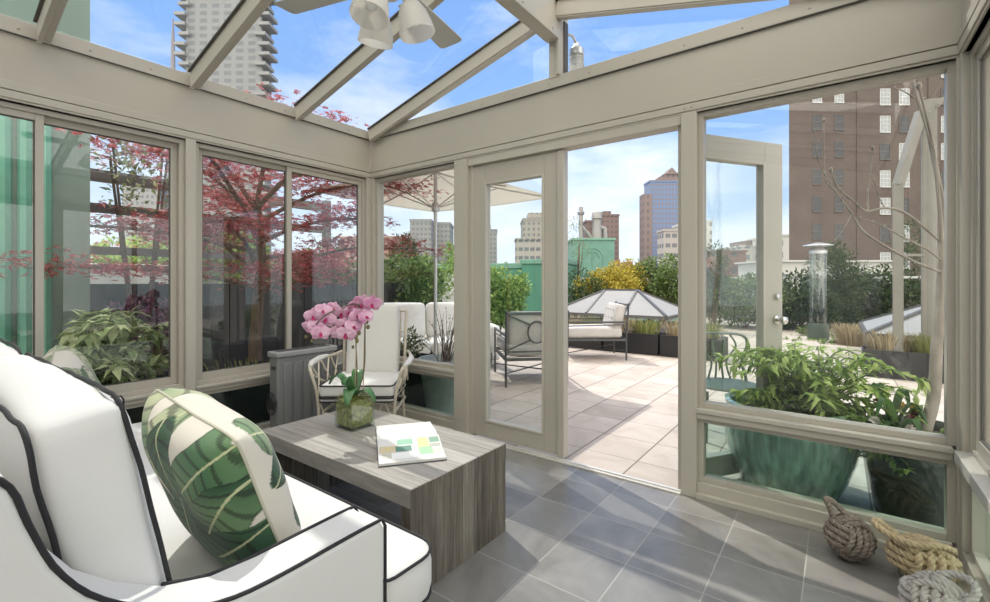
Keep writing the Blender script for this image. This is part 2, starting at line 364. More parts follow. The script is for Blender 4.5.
# ================================================================== THE SETTING
LX, RXW, FY, BY = -3.46, .415, 2.72, -1.55      # inner faces of the four walls
b = MB().box((LX-.10, BY-.1, -.12), (RXW+.12, FY+.02, 0)); struct(b.build('floor', FLOOR, smooth=False), 'grey slate tiled floor of the sunroom', 'floor')
b = MB().box((-13, -5, -.3), (9, 16.5, -.13)); struct(b.build('ground', PAVER, loc=(0, 0, .115), smooth=False), 'square stone pavers of the roof terrace', 'terrace')
b = MB().box((-900, -200, -44), (900, 1200, -43.5)); struct(b.build('street_ground', mat('asphalt', (.16, .16, .16), .9), smooth=False))

HB, HT, WT = 2.14, 2.56, .12
def header(mb, axis, w, lo, hi, sgn):
    # fascia with a raised lower band, a groove and a cap strip; sgn = direction into the room
    def bx(d, z0, z1, mi=0):
        a, c = sorted((w+sgn*d, w-sgn*WT))
        if axis == 'y': mb.box((a, lo, z0), (c, hi, z1), mi)
        else: mb.box((lo, a, z0), (hi, c, z1), mi)
    bx(0, HB, HT); bx(.012, HB+.012, HB+.052); bx(.014, HB+.056, HB+.10); bx(.006, HB, HB+.012); bx(.016, HT-.065, HT+.012)
    bx(.0165, HT-.069, HT-.065, 1)
# left wall
b = MB(); header(b, 'y', LX, BY, FY, 1)
for y0, y1 in ((BY, BY+.08), (-.25, -.19), (1.215, 1.275), (FY-.05, FY+.0)): b.box((LX-.10, y0, 0), (LX+.012, y1, HB))
for y0, y1 in ((BY+.08, -.25), (-.19, 1.215), (1.275, FY-.05)):
    b.box((LX-.09, y0, .445), (LX+.004, y1, .475)); b.box((LX-.09, y0, .475), (LX+.022, y1, .492)); b.box((LX-.09, y0, 0), (LX+.004, y1, .085))
struct(b.build('wall_left', [PAINT, GASKET], bevel=.003), 'greige painted frame of the left window wall', 'wall')
# front wall
b = MB(); header(b, 'x', FY, LX, RXW, -1)
for x0, x1, dd in ((LX, LX+.05, .008), (-2.415, -2.287, .02), (-.708, -.6265, .02), (RXW-.014, RXW, .008)): b.box((x0, FY-dd, 0), (x1, FY+.11, HB))
for x0, x1 in ((LX+.05, -2.415), (-.6265, RXW-.026)):
    b.box((x0, FY-.014, .44), (x1, FY+.10, .475)); b.box((x0, FY-.028, .475), (x1, FY+.10, .497)); b.box((x0, FY-.004, 0), (x1, FY+.10, .085))
    b.box((x0, FY-.03, 0), (x1, FY, .03))
b.box((-2.287, FY-.004, 2.085), (-.708, FY+.10, HB)); b.box((-2.287, FY+.02, 0), (-2.255, FY+.09, 2.1)); b.box((-.735, FY+.02, 0), (-.708, FY+.09, 2.1))
b.box((-1.56, FY-.02, HT), (-1.475, FY+.09, 2.99)); b.box((-1.50, FY-.034, HT+.01), (-1.478, FY-.018, 2.97))
struct(b.build('wall_front', [PAINT, GASKET], bevel=.003), 'greige painted frame of the gable wall with the doorway', 'wall')
b = MB().box((-2.287, FY-.035, 0), (-.708, FY+.025, .010)).box((-2.287, FY-.015, .010), (-.708, FY+.0, .018))
struct(b.build('trim_1', STONE, bevel=.002), 'pale metal threshold of the doorway', 'threshold')
# right wall
b = MB(); header(b, 'y', RXW, BY, FY, -1)
for y0, y1 in ((BY, BY+.08), (-.25, -.19), (1.215, 1.275), (FY-.055, FY)): b.box((RXW-.006, y0, 0), (RXW+.10, y1, HB))
for y0, y1 in ((BY+.08, -.25), (-.19, 1.215), (1.275, FY-.055)):
    b.box((RXW-.004, y0, .42), (RXW+.10, y1, .455)); b.box((RXW-.03, y0, .455), (RXW+.10, y1, .50), 2); b.box((RXW-.004, y0, 0), (RXW+.10, y1, .085)); b.box((RXW-.05, y0, 0), (RXW, y1, .03))
struct(b.build('wall_right', [PAINT, GASKET, SILLW], bevel=.003), 'greige painted frame of the right window wall', 'wall')
b = MB().box((LX-.1, BY-.25, 0), (RXW+.12, BY, 3.3)); struct(b.build('wall_back', PLASTER), 'white plaster house wall behind the sofa', 'wall')

# windows: frame with sashes, one pane each
WN = [0]
def window(axis, w, sg, lo, hi, z0, z1, sashes, gm, label):
    WN[0] += 1; root = sroot('window_%d' % WN[0]); root['label'] = label; root['category'] = 'window'
    def bx(mb, a0, a1, c0, c1, d0, d1, mi=0):
        p, q = sorted((w-sg*d0, w-sg*d1))
        if axis == 'y': mb.box((p, a0, c0), (q, a1, c1), mi)
        else: mb.box((a0, p, c0), (a1, q, c1), mi)
    f = MB(); t = .028
    for a0, a1, c0, c1 in ((lo, lo+t, z0, z1), (hi-t, hi, z0, z1), (lo+t, hi-t, z0, z0+t), (lo+t, hi-t, z1-t, z1)): bx(f, a0, a1, c0, c1, .018, .09)
    f.build('window_frame', PAINT2, root, bevel=.002)
    n = len(sashes); 
    for i, (s0, s1, dep) in enumerate(sashes):
        if dep is None:
            p = MB(); bx(p, lo+t, hi-t, z0+t, z1-t, .055, .061); p.build('pane', gm, root, smooth=False); continue
        sm = MB(); q = .036
        a0, a1, c0, c1 = s0, s1, z0+t, z1-t
        for e in ((a0, a0+q, c0, c1), (a1-q, a1, c0, c1), (a0+q, a1-q, c0, c0+q+.012), (a0+q, a1-q, c1-q, c1)): bx(sm, *e, dep, dep+.025)
        k = .006
        for e in ((a0+q, a0+q+k, c0+q+.012, c1-q), (a1-q-k, a1-q, c0+q+.012, c1-q), (a0+q+k, a1-q-k, c0+q+.012, c0+q+.012+k), (a0+q+k, a1-q-k, c1-q-k, c1-q)): bx(sm, *e, dep+.006, dep+.02, 1)
        so = sm.build('sash', [PAINT2, GASKET], root, bevel=.0018)
        p = MB(); bx(p, a0+q, a1-q, c0+q+.01, c1-q, dep+.010, dep+.015); p.build('pane', gm, so, smooth=False)
    return root
def slider(axis, w, sg, lo, hi, mid, name, flip=False, gm=None):
    t = .028; a, c = (.03, .058) if not flip else (.058, .03)
    return window(axis, w, sg, lo, hi, .492, HB-.004, [(lo+t, mid+.02, a), (mid-.02, hi-t, c)], gm or GLASS, name)
slider('y', LX, 1, BY+.08, -.25, -.9, 'sliding window of the left wall nearest the house')
w2 = slider('y', LX, 1, -.19, 1.215, .525, 'middle sliding window of the left wall with the leafy shrub outside')
slider('y', LX, 1, 1.275, FY-.05, 1.955, 'sliding window of the left wall in the corner with the red maple outside', True)
for lo, hi, t_ in ((BY+.08, -.25, 'behind the sofa arm'), (-.19, 1.215, 'beside the sofa'), (1.275, FY-.05, 'behind the heater')):
    window('y', LX, 1, lo, hi, .085, .445, [(0, 0, None)], GLASSG, 'low dark pane of the left wall '+t_)
window('x', FY, -1, LX+.05, -2.415, .497, HB, [(0, 0, None)], GLASS, 'fixed window left of the closed glass door')
window('x', FY, -1, LX+.05, -2.415, .085, .44, [(0, 0, None)], GLASSG, 'low pane left of the closed glass door')
window('x', FY, -1, -.6265, RXW-.012, .497, HB, [(0, 0, None)], GLASS, 'large fixed window right of the doorway')
window('x', FY, -1, -.6265, RXW-.012, .085, .44, [(0, 0, None)], GLASSG, 'low green tinted pane right of the doorway')
for lo, hi, mid in ((BY+.08, -.25, -.9), (-.19, 1.215, .525), (1.275, FY-.055, 2.05)):
    slider('y', RXW, -1, lo, hi, mid, 'sliding window of the right wall', True)
    window('y', RXW, -1, lo, hi, .085, .42, [(0, 0, None)], GLASSG, 'low pane of the right wall')
b = MB().cbox((LX-.055, .525, 1.62), (.02, .014, .06)).cbox((LX-.045, .525, 1.60), (.012, .02, .03)); b.build('latch', CHROME, w2, bevel=.002)

# glazed roof
RIX = -1.5225; SL = .255
def zu(x): return 2.95-SL*abs(x-RIX)     # underside of the rafters
b = MB()
b.box((RIX-.04, BY, 2.80), (RIX+.04, FY-.02, 3.08))
b.box((RIX+.04, BY, 2.80), (RIX+.047, FY-.02, 2.86)); b.box((RIX-.047, BY, 2.80), (RIX-.04, FY-.02, 2.86))
ROWS = (-1.4, -.93, -.2, .53, 1.25, 1.98, 2.69)
for y in ROWS:
    for sg in (-1, 1):
        xe = LX+.05 if sg < 0 else RXW-.05; w = .052 if y < 2.6 else .07
        p = Vector((RIX+sg*.04, y, zu(RIX+sg*.04)+.05)); q = Vector((xe, y, zu(xe)+.05))
        b.bar(p, q, w, .10, 0, up=(0, 0, 1))
        b.bar(p+Vector((0, 0, .055)), q+Vector((0, 0, .055)), w+.03, .012, 1)
        b.bar(p+Vector((0, -.018, -.055)), q+Vector((0, -.018, -.055)), .022, .012, 0)
struct(b.build('ceiling', [PAINT, GASKET], bevel=.003), 'greige rafters and ridge beam of the glazed roof', 'roof')
ceil = bpy.data.objects['ceiling']
for sg in (-1, 1):
    xe = LX-.02 if sg < 0 else RXW+.02
    p = MB(); xr = RIX+sg*.03
    p.prism([(xr, zu(xr)+.112), (xe, zu(xe)+.112), (xe, zu(xe)+.118), (xr, zu(xr)+.118)], 'y', BY, FY+.05); p.build('roof_pane', GLASSR, ceil, smooth=False)
for sg, nm in ((-1, 'left'), (1, 'right')):
    WN[0] += 1; root = sroot('window_%d' % WN[0]); root['label'] = 'triangular gable window %s of the ridge post' % nm; root['category'] = 'window'
    x0 = RIX+sg*.045; x1 = RIX+sg*1.60
    p = MB().prism([(x0, HT), (x1, HT), (x0, zu(x0)+.05)], 'y', FY+.045, FY+.05); p.build('pane', GLASSR, root, smooth=False)
    f = MB(); f.bar((x0, FY+.05, HT+.02), (x1+sg*.2, FY+.05, HT+.02), .05, .016); f.bar((x0+sg*.006, FY+.05, HT), (x0+sg*.006, FY+.05, zu(x0)), .012, .05, 1, up=(0, 1, 0)); f.build('window_frame', [PAINT, GASKET], root)
# screws on fascia and ridge
sc = MB()
def screw(p, ax, sg):
    M = Matrix.Rotation(PI/2, 4, 'Y') if ax == 'x' else Matrix.Rotation(PI/2, 4, 'X')
    sc.lathe([(.0055, -.003), (.0055, .002), (.003, .003)], 8, p, 0, M)
for i in range(14): screw((LX+.017, -1.3+i*.29, HT-.035), 'x', 1)
for i in range(13): screw((-3.3+i*.29, FY-.017, HT-.035), 'y', -1)
for x in (-.69, -.655, -2.39, -2.33): screw((x, FY-.013, HB+.03), 'y', -1)
for y in (1.8, 2.25, 2.6): screw((RIX+.048, y, 2.83), 'x', 1)
struct(sc.build('trim_2', SCREW), 'small screws along the beams', 'screws')

# doors
def door_leaf(name, w, label):
    root = sroot(name); root['label'] = label; root['category'] = 'door'
    f = MB(); T = .044; z0, z1 = .025, 2.072; g0, g1, gz0, gz1 = .112, w-.15, .135, 1.945
    f.box((0, 0, z0), (g0, T, z1)); f.box((g1, 0, z0), (w, T, z1)); f.box((g0, 0, z0), (g1, T, gz0)); f.box((g0, 0, gz1), (g1, T, z1))
    f.build('door_frame', PAINT2, root, bevel=.003)
    s = MB(); k = .02
    for e in ((g0, g0+k, gz0, gz1), (g1-k, g1, gz0, gz1), (g0+k, g1-k, gz0, gz0+k), (g0+k, g1-k, gz1-k, gz1)): s.box((e[0], -.006, e[2]), (e[1], T+.006, e[3]))
    s.build('glazing_bead', PAINT, root, bevel=.004)
    p = MB().box((g0+k-.004, .018, gz0+k-.004), (g1-k+.004, .024, gz1-k+.004)); p.build('pane', GLASS, root, smooth=False)
    return root
d1 = door_leaf('door_1', .785, 'closed glazed door leaf left of the opening'); d1.location = (-2.255, FY+.022, 0)
b = MB().box((.742, -.014, .02), (.79, 0, 2.072)).box((.785, -.004, .02), (.79, .05, 2.074), 0); b.build('astragal', [PAINT2, GASKET], d1, bevel=.003)
d2 = door_leaf('door_2', .755, 'open glazed door leaf swung out onto the terrace'); d2.location = (-.70, FY+.10, 0); d2.rotation_euler = (0, 0, math.radians(56.5))
for z, r in ((.955, .027), (1.10, .020)):
    k = MB()
    for sg, y0 in ((-1, 0), (1, .044)):
        M = Matrix.Translation((.70, y0, z)) @ Matrix.Rotation(-sg*PI/2, 4, 'X')
        pr = [(r, 0), (r, .008), (r*.45, .012), (r*.4, .03), (r*.9, .042), (r, .055), (r*.8, .066), (0, .070)] if r > .025 else [(r, 0), (r, .014), (r*.8, .02), (0, .022)]
        k.lathe(pr, 20, (0, 0, 0), 0, M)
    k.build('door_knob' if r > .025 else 'deadbolt', CHROME, d2)
h = MB()
for z in (.25, 1.05, 1.85): h.lathe([(.008, z-.05), (.008, z+.05)], 10, (-.012, .012, 0))
h.build('hinge', CHROME, d2)

# ================================================================== SOFA
SOFA_L, SOFA_R = -2.99, -.88
sofa = thing('sofa', 'white canvas sofa with black piping in front of the left windows', 'sofa', ((SOFA_L+SOFA_R)/2, .40, 0)); so = Vector(sofa.location)
class LB(MB):
    """mesh in world measures, stored relative to a thing's base"""
    def build(s, name, mats, parent=None, **k):
        o = Vector(parent.location) if parent and parent.parent is None else (Vector(parent.parent.location) if parent else Vector())
        s.v = [tuple(Vector(p)-o) for p in s.v]; return MB.build(s, name, mats, parent, **k)
b = LB(); rbox(b, 1.88, .93, .25, .02, n=6, M=Matrix.Translation((-1.935, .42, .195))); b.build('sofa_base', FABRIC, sofa)
PROF = [(.735, .06), (.735, .60), (.728, .618), (.71, .625), (.60, .622), (.48, .618), (.39, .622), (.31, .645), (.24, .69), (.185, .74), (.147, .80), (.122, .87), (.105, .925), (.07, .955), (.0, .965), (-.10, .96), (-.145, .94), (-.15, .06)]
for x0, x1 in ((SOFA_R-.115, SOFA_R), (SOFA_L, SOFA_L+.115)):
    b = LB().prism(PROF, 'x', x0, x1); a = b.build('arm', FABRIC, sofa, bevel=.012, seg=3)
    b = LB()
    for xx in (x0+.004, x1-.004):
        outer = (xx > -1.9) == (xx-x0 > .05); top = smoothpath([(xx, y, z) for y, z in PROF[3:(16 if outer else 8)]], 3); b.tube([(xx, .738, .075), (xx, .738, .605), (xx, .728, .624)]+top[1:], .0042, 8)
        b.tube(dense([(xx, -.14, .075), (xx, .738, .075)], .1), .006, 6)
    b.build('piping', PIPING, a)
b = LB(); b.box((-2.88, -.15, .06), (-.99, .08, .90)); b.build('sofa_back', FABRIC, sofa, bevel=.03, seg=3)
# bench cushion that wraps round the arm fronts
b = LB(); poly = []
def arc(cx, cy, r, a0, a1, k=5): return [(cx+r*math.cos(a0+(a1-a0)*i/k), cy+r*math.sin(a0+(a1-a0)*i/k)) for i in range(k+1)]
oR, iR, oL, iL = -.905, -1.0, -2.965, -2.87
poly = [(iR, .13), (iR, .75)] + [(oR-.02, .757)] + arc(oR-.03, .785, .03, -PI/2, 0, 3) + arc(oR-.07, .88, .07, 0, PI/2) + arc(oL+.07, .88, .07, PI/2, PI) + [(oL, .785), (oL+.02, .757)] + [(iL, .75), (iL, .13)]
nz = 6; zz = [.318, .326, .36, .41, .445, .455]; ins = [.018, 0, -.008, -.008, 0, .018]
def inset(pl, d):
    c = Vector((sum(p[0] for p in pl)/len(pl), .5)); out = []
    for i, p in enumerate(pl):
        a = Vector(pl[i-1]); q = Vector(pl[(i+1) % len(pl)]); t = (q-a).normalized(); n = Vector((t.y, -t.x)); out.append((p[0]-n.x*d, p[1]-n.y*d))
    return out
vs = []; fs = []; k = len(poly)
for z, i_ in zip(zz, ins): vs += [(p[0], p[1], z) for p in inset(poly, i_)]
for r in range(nz-1): fs += [(r*k+j, r*k+(j+1) % k, (r+1)*k+(j+1) % k, (r+1)*k+j) for j in range(k)]
fs += [tuple(range(k))[::-1], tuple((nz-1)*k+j for j in range(k))]
b.add(vs, fs); sc_ = b.build('seat_cushion', FABRIC, sofa, bevel=.006)
b = LB()
for z in (.328, .447): b.tube(dense([(p[0], p[1], z) for p in inset(poly, -.004)], .03, True), .0043, 8, True)
b.build('piping', PIPING, sc_)
# two back cushions
for i, (xa, xb) in enumerate(((-1.93, -1.0), (-2.87, -1.94))):
    w, hgt, th = xb-xa, .545, .135
    M = Matrix.Translation(((xa+xb)/2, .36, .455)) @ Matrix.Rotation(math.radians(10.5), 4, 'X') @ Matrix.Translation((0, -th/2, hgt/2))
    b = LB(); rbox(b, w, th, hgt, .03, (.012, .045, .03), 16, M, wob=.012, seed=i*3.1+1); bc = b.build('back_cushion', FABRIC, sofa, weld=True, ang=80)
    b = LB()
    for sy in (-1, 1):
        loop = [M @ Vector((x, sy*(th/2-.004), z+.006*math.sin(x*17+i)+.012*(1-(2*x/w)**2)*(1 if z > 0 else 0))) for x, z in rrect(w/2, hgt/2, .05)]
        loop = [p + .007*noise.noise_vector(p*9) for p in dense(loop, .025, True)]
        b.tube(loop, .0043, 8, True)
    b.build('piping', PIPING, bc)
for x in (-2.88, -.99):
    for y in (-.10, .70): b = LB().lathe([(.02, 0), (.028, .07)], 12, (x, y, 0)); b.build('leg', mat('dark_leg', (.03, .022, .018), .4) if 'dark_leg' not in bpy.data.materials else bpy.data.materials['dark_leg'], sofa)

# ------------------------------------------------------------------ throw pillows with a banana-leaf print
PRINT = vcol('leaf_print_linen', .88, .2, .25)
CR, G1, G2, G3, PALE = (.66, .61, .53), (.018, .070, .030), (.055, .145, .06), (.14, .24, .11), (.45, .47, .29)
def leafcolor(u, v, leaves):
    """topmost leaf at (u, v): each leaf = (x, y, angle, length, width, dark, light); notched edge, midrib and veins"""
    col = CR
    for (x, y, a, L, W, c0, c1, sd_) in leaves:
        dx, dy = u-x, v-y; s = (dx*math.cos(a)+dy*math.sin(a))/L; t = (-dx*math.sin(a)+dy*math.cos(a))
        t += .10*L*(s-.5)**2-.025*L
        if not 0 < s < 1: continue
        wd = W*(math.sin(PI*s**.75))**.7*.5
        ph = (s*L-abs(t)*.55)*62+sd_
        wd *= .93+.10*math.sin(ph*.31+1.5*math.sin(ph*.13))
        if abs(t) > wd: continue
        vein = .5+.5*math.sin(ph*1.4); k = .5+.5*math.sin(ph*.23+sd_)
        col = tuple(c0[i]*(1-k)+c1[i]*k for i in range(3))
        if vein < .16: col = tuple(c*.38 for c in col)
        if abs(t) < .006: col = (.50, .52, .30)
        if abs(t) > wd-.006: col = tuple(c*.6 for c in col)
    return col
def pillow(name, label, M, size, thick, leaves_f, leaves_b, n=110, pinch=.05):
    root = thing(name, label, 'throw pillow', M.translation, 0, 'banana-leaf throw pillows on the white sofa'); R3 = M.to_3x3().to_4x4()
    mb = MB(); cols = []
    for sg, lv in ((1, leaves_f), (-1, leaves_b)):
        vs = []; cl = []
        for i in range(n+1):
            for j in range(n+1):
                u, v = 2*i/n-1, 2*j/n-1
                hh = max(0, (1-u**4)*(1-v**4))**.5
                sh = 1-pinch*(1-(abs(u*v))**1.2)*max(abs(u), abs(v))**6-.05*(u*v)**8
                p = Vector((u*size/2*sh, sg*thick/2*hh, v*size/2*sh))
                p += .007*noise.noise_vector(p*9+Vector((sg, 0, 0)))*hh
                vs.append(R3 @ p); cl.append(leafcolor((u+1)/2*sg if sg > 0 else (1-u)/2, (v+1)/2, lv))
        mb.add(vs, [(i*(n+1)+j, (i+1)*(n+1)+j, (i+1)*(n+1)+j+1, i*(n+1)+j+1) for i in range(n) for j in range(n)]); cols += cl
    o = mb.build('pillow_cover', PRINT, root, ang=85)
    at_ = o.data.color_attributes.new('print', 'FLOAT_COLOR', 'POINT')
    at_.data.foreach_set('color', [x for c in cols for x in (*c, 1)])
    s = MB(); loop = [R3 @ Vector((u*size/2*(1-pinch*(1-abs(u*v)**1.2)*max(abs(u), abs(v))**6-.05*(u*v)**8), 0, v*size/2*(1-pinch*(1-abs(u*v)**1.2)*max(abs(u), abs(v))**6-.05*(u*v)**8)))
                      for u, v in [(t, -1) for t in [i/20*2-1 for i in range(20)]]+[(1, t) for t in [i/20*2-1 for i in range(20)]]+[(-t, 1) for t in [i/20*2-1 for i in range(20)]]+[(-1, -t) for t in [i/20*2-1 for i in range(20)]]]
    s.tube(loop, .0034, 8, True); s.build('seam', mat('linen_seam', (.50, .48, .38), .9), root)
    return root
LV1 = [(.50, 1.05, -.9, .5, .26, PALE, G3, 2.), (1.02, 1.0, -2.5, .55, .30, G3, PALE, .7), (.00, .98, -.75, .62, .34, G2, G3, 2.), (.62, .98, -2.05, .62, .34, G1, G2, 3.), (1.0, .62, -2.75, .55, .28, G1, G2, 1.),
       (-.02, .78, -.95, .80, .34, G1, G3, 4.), (.93, .80, -1.55, .85, .19, PALE, (.60, .58, .40), 0.), (-.03, .46, -.62, .72, .34, G1, G2, 2.5), (.42, .62, -1.25, .70, .26, G1, G2, .2), (.98, .30, -2.2, .45, .22, G2, G1, 5.), (.0, .22, -.2, .5, .24, G2, G3, 1.2)]
LV2 = [(.95, .95, -2.5, .60, .30, PALE, G3, 1.), (.02, 1.0, -.8, .70, .36, PALE, G3, 2.), (.30, .95, -1.5, .75, .26, G3, PALE, .5), (.98, .6, 2.7, .55, .28, G1, G2, 3.), (.05, .55, -.9, .6, .26, G1, G2, 4.), (.55, .85, -1.45, .85, .20, PALE, (.62, .60, .42), 1.5), (.9, .4, -2., .5, .2, G2, G1, 1.5)]
M1 = Matrix.Translation((-1.32, .55, .665)) @ Matrix.Rotation(math.radians(2), 4, 'Z') @ Matrix.Rotation(math.radians(7), 4, 'Y') @ Matrix.Rotation(math.radians(22), 4, 'X')
pillow('throw_pillow', 'large banana-leaf print pillow leaning on the near back cushion beside the sofa arm', M1, .47, .205, LV2, LV1, n=190)
M2 = Matrix.Translation((-2.56, .50, .675)) @ Matrix.Rotation(math.radians(-14), 4, 'Z') @ Matrix.Rotation(math.radians(10), 4, 'Y') @ Matrix.Rotation(math.radians(20), 4, 'X')
pillow('throw_pillow', 'far leaf-print pillow peeping over the sofa back cushions by the left windows', M2, .46, .18, LV2, LV1, n=60)

# ------------------------------------------------------------------ coffee table
tb = thing('coffee_table', 'weathered grey plank coffee table with solid board ends', 'coffee table', (-1.85, 1.497, 0))
TX0, TX1, TY0, TY1, TZ, TT = -2.42, -1.28, 1.19, 1.805, .42, .075
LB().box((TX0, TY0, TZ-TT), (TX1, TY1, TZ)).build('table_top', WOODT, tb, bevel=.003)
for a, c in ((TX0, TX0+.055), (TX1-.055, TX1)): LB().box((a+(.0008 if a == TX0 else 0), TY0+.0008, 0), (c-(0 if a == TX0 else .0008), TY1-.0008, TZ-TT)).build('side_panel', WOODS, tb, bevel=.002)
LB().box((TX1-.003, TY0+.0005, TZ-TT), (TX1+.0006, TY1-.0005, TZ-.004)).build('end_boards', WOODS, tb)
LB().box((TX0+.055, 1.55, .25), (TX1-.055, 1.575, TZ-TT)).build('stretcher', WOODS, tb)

# ------------------------------------------------------------------ orchid in a glass cube
orc = thing('potted_orchid', 'pink moth orchid in a mossy glass cube on the coffee table', 'orchid', (-2.085, 1.535, TZ)); oc = Vector(orc.location)
h = .075; VG = glass('vase_glass', (.93, .96, .94), .07)
b = MB()
for e in (((-h, -h, 0), (h, h, .010)), ((-h, -h, .01), (h, -h+.005, .15)), ((-h, h-.005, .01), (h, h, .15)), ((-h, -h+.005, .01), (-h+.005, h-.005, .15)), ((h-.005, -h+.005, .01), (h, h-.005, .15))): b.box(*e)
b.build('glass_cube', VG, orc, smooth=False)
MOSS = mat('sheet_moss', (.20, .22, .06), .95, var=.5, scale=45, bump=1.2, bscale=120, col2=(.42, .42, .15))
b = MB(); rbox(b, .137, .137, .130, .010, (0, 0, .018), 16, Matrix.Translation((0, 0, .078)), wob=.003); b.build('moss', MOSS, orc, weld=True)
rng = random.Random(4); b = MB()
for i in range(420):
    x, y = rng.uniform(-.068, .068), rng.uniform(-.068, .068); b.leaf((x, y, .150+.018*(1-(x*x+y*y)/.009)), (rng.uniform(-1, 1), rng.uniform(-1, 1), .7), (0, 0, 1), rng.uniform(.010, .028), .004)
b.build('moss_tuft', leafmat('moss_leaf', (.20, .23, .06)), orc)
OL = mat('orchid_leaf', (.07, .19, .065), .32, var=.2, scale=8, coat=.25)
def strap(mb, p0, az, L, W, rise, droop, n=9):
    d = Vector((math.cos(az), math.sin(az), 0)); x = Vector((-d.y, d.x, 0)); rows = []
    for i in range(n+1):
        t = i/n; c = Vector(p0)+d*L*t*(1-.15*t)+Vector((0, 0, rise*math.sin(t*PI*.75)-droop*t*t)); w = W*.5*(math.sin(PI*(t*.86+.09)))**.65
        rows.append([c-x*w+Vector((0, 0, w*.35)), c, c+x*w+Vector((0, 0, w*.35))])
    mb.add([p for r in rows for p in r], [(3*i+j, 3*i+j+1, 3*i+j+4, 3*i+j+3) for i in range(n) for j in range(2)])
for az, L, W, ri, dr in ((3.6, .17, .065, .12, .02), (2.2, .13, .06, .13, 0), (-.9, .16, .065, .075, .06), (.4, .15, .06, .06, .06), (5.0, .11, .06, .12, .0)):
    b = MB(); strap(b, (.0, -.005, .155), az, L, W, ri, dr); o = b.build('leaf', OL, orc, ang=80); s = o.modifiers.new('thick', 'SOLIDIFY'); s.thickness = .003
def rel(u, v, d): return at(u, v, d)-oc
st1 = smoothpath([(0.01, 0, .15), rel(364, 370, 2.44), rel(365, 335, 2.44), rel(364, 312, 2.43), rel(354, 304, 2.40), rel(342, 308, 2.36), rel(329, 313, 2.33), rel(318, 322, 2.31), rel(308, 338, 2.30)], 6)
st2 = smoothpath([(-.015, .01, .15), rel(357, 372, 2.46), rel(356, 345, 2.46), rel(356, 322, 2.45), rel(359, 310, 2.44), rel(366, 304, 2.43), rel(373, 304, 2.42)], 6)
OS = mat('orchid_stem', (.10, .085, .05), .6)
MB().tube(st1, .0032, 7).build('stem', OS, orc); MB().tube(st2, .0032, 7).build('stem', OS, orc)
STK = mat('bamboo_stake', (.36, .28, .17), .6)
for u in (365, 357): MB().tube([rel(u-2, 392, 2.45), rel(u, 318, 2.45)], .003, 6).build('stake', STK, orc)
PET = mat('orchid_pink_petal', (.72, .27, .50), .55, var=.25, scale=14, col2=(.86, .60, .74)); PET.node_tree.nodes['Principled BSDF'].inputs['Subsurface Weight'].default_value = 0
LIP = mat('orchid_magenta_lip', (.42, .02, .13), .5)
def petal(mb, M, L, W, cup, mi=0, n=6):
    vs = []
    for i in range(n+1):
        t = i/n; w = W*.5*math.sin(PI*min(1, t*.9+.10))**.55 if i < n else W*.12
        for s_ in (-1, -.5, 0, .5, 1): vs.append(M @ Vector((w*s_, L*t, cup*t*t-cup*.5*s_*s_*t)))
    mb.add(vs, [(5*i+j, 5*i+j+1, 5*i+j+6, 5*i+j+5) for i in range(n) for j in range(4)], mi)
def flower(p, face, s, roll):
    f = Vector(face).normalized(); x = Vector((0, 0, 1)).cross(f).normalized(); y = f.cross(x)
    B = Matrix.Translation(p) @ Matrix(((x.x, y.x, f.x, 0), (x.y, y.y, f.y, 0), (x.z, y.z, f.z, 0), (0, 0, 0, 1))) @ Matrix.Rotation(roll, 4, 'Z') @ Matrix.Scale(s, 4)
    mb = MB()
    for a in (0, 2.2, -2.2): petal(mb, B @ Matrix.Rotation(a, 4, 'Z'), .040, .030, -.004)
    for a in (1.25, -1.25): petal(mb, B @ Matrix.Translation((0, 0, .002)) @ Matrix.Rotation(a, 4, 'Z'), .044, .050, .005)
    fo = mb.build('flower', PET, orc, ang=80); fo.modifiers.new('t', 'SOLIDIFY').thickness = .0008
    lb = MB(); L_ = B @ Matrix.Translation((0, -.002, .006)); lb.ell((0, 0, 0), (.006, .006, .008), 8, 6)
    lb.v = [tuple(L_ @ Vector(q)) for q in lb.v]; petal(lb, L_ @ Matrix.Rotation(PI, 4, 'Z') @ Matrix.Rotation(.7, 4, 'X'), .020, .016, .008, n=4)
    lb.build('lip', LIP, fo)
tocam = Vector((.78, -.55, .05))
FLW = [(384, 304, 2.41), (374, 303, 2.42), (364, 306, 2.42), (377, 317, 2.39), (366, 316, 2.40), (357, 313, 2.41), (347, 313, 2.38), (339, 309, 2.37), (350, 325, 2.38), (362, 327, 2.38), (353, 334, 2.37), (345, 332, 2.39),
       (326, 311, 2.33), (330, 319, 2.34), (314, 316, 2.32), (318, 328, 2.31), (323, 333, 2.30), (311, 328, 2.31)]
for i, (u, v, d) in enumerate(FLW):
    u = 308+(u-308)*.84
    fc = tocam+Vector((rng.uniform(-.55, .55), rng.uniform(-.55, .55), rng.uniform(-.45, .35))); flower(rel(u, v, d), fc, rng.uniform(1.0, 1.25), rng.uniform(-.4, .4))
BUD = mat('orchid_bud', (.16, .14, .06), .6, var=.3)
for u, v, d, r in ((347, 337, 2.38, .011), (353, 347, 2.39, .010), (356, 337, 2.4, .014), (359, 333, 2.4, .013), (368, 327, 2.42, .013), (367, 322, 2.42, .011), (306, 337, 2.30, .010), (312, 341, 2.30, .010), (357, 341, 2.41, .012)):
    MB().ell(rel(u, v, d), (r*.8, r*.8, r), 10, 7).build('bud', BUD, orc)

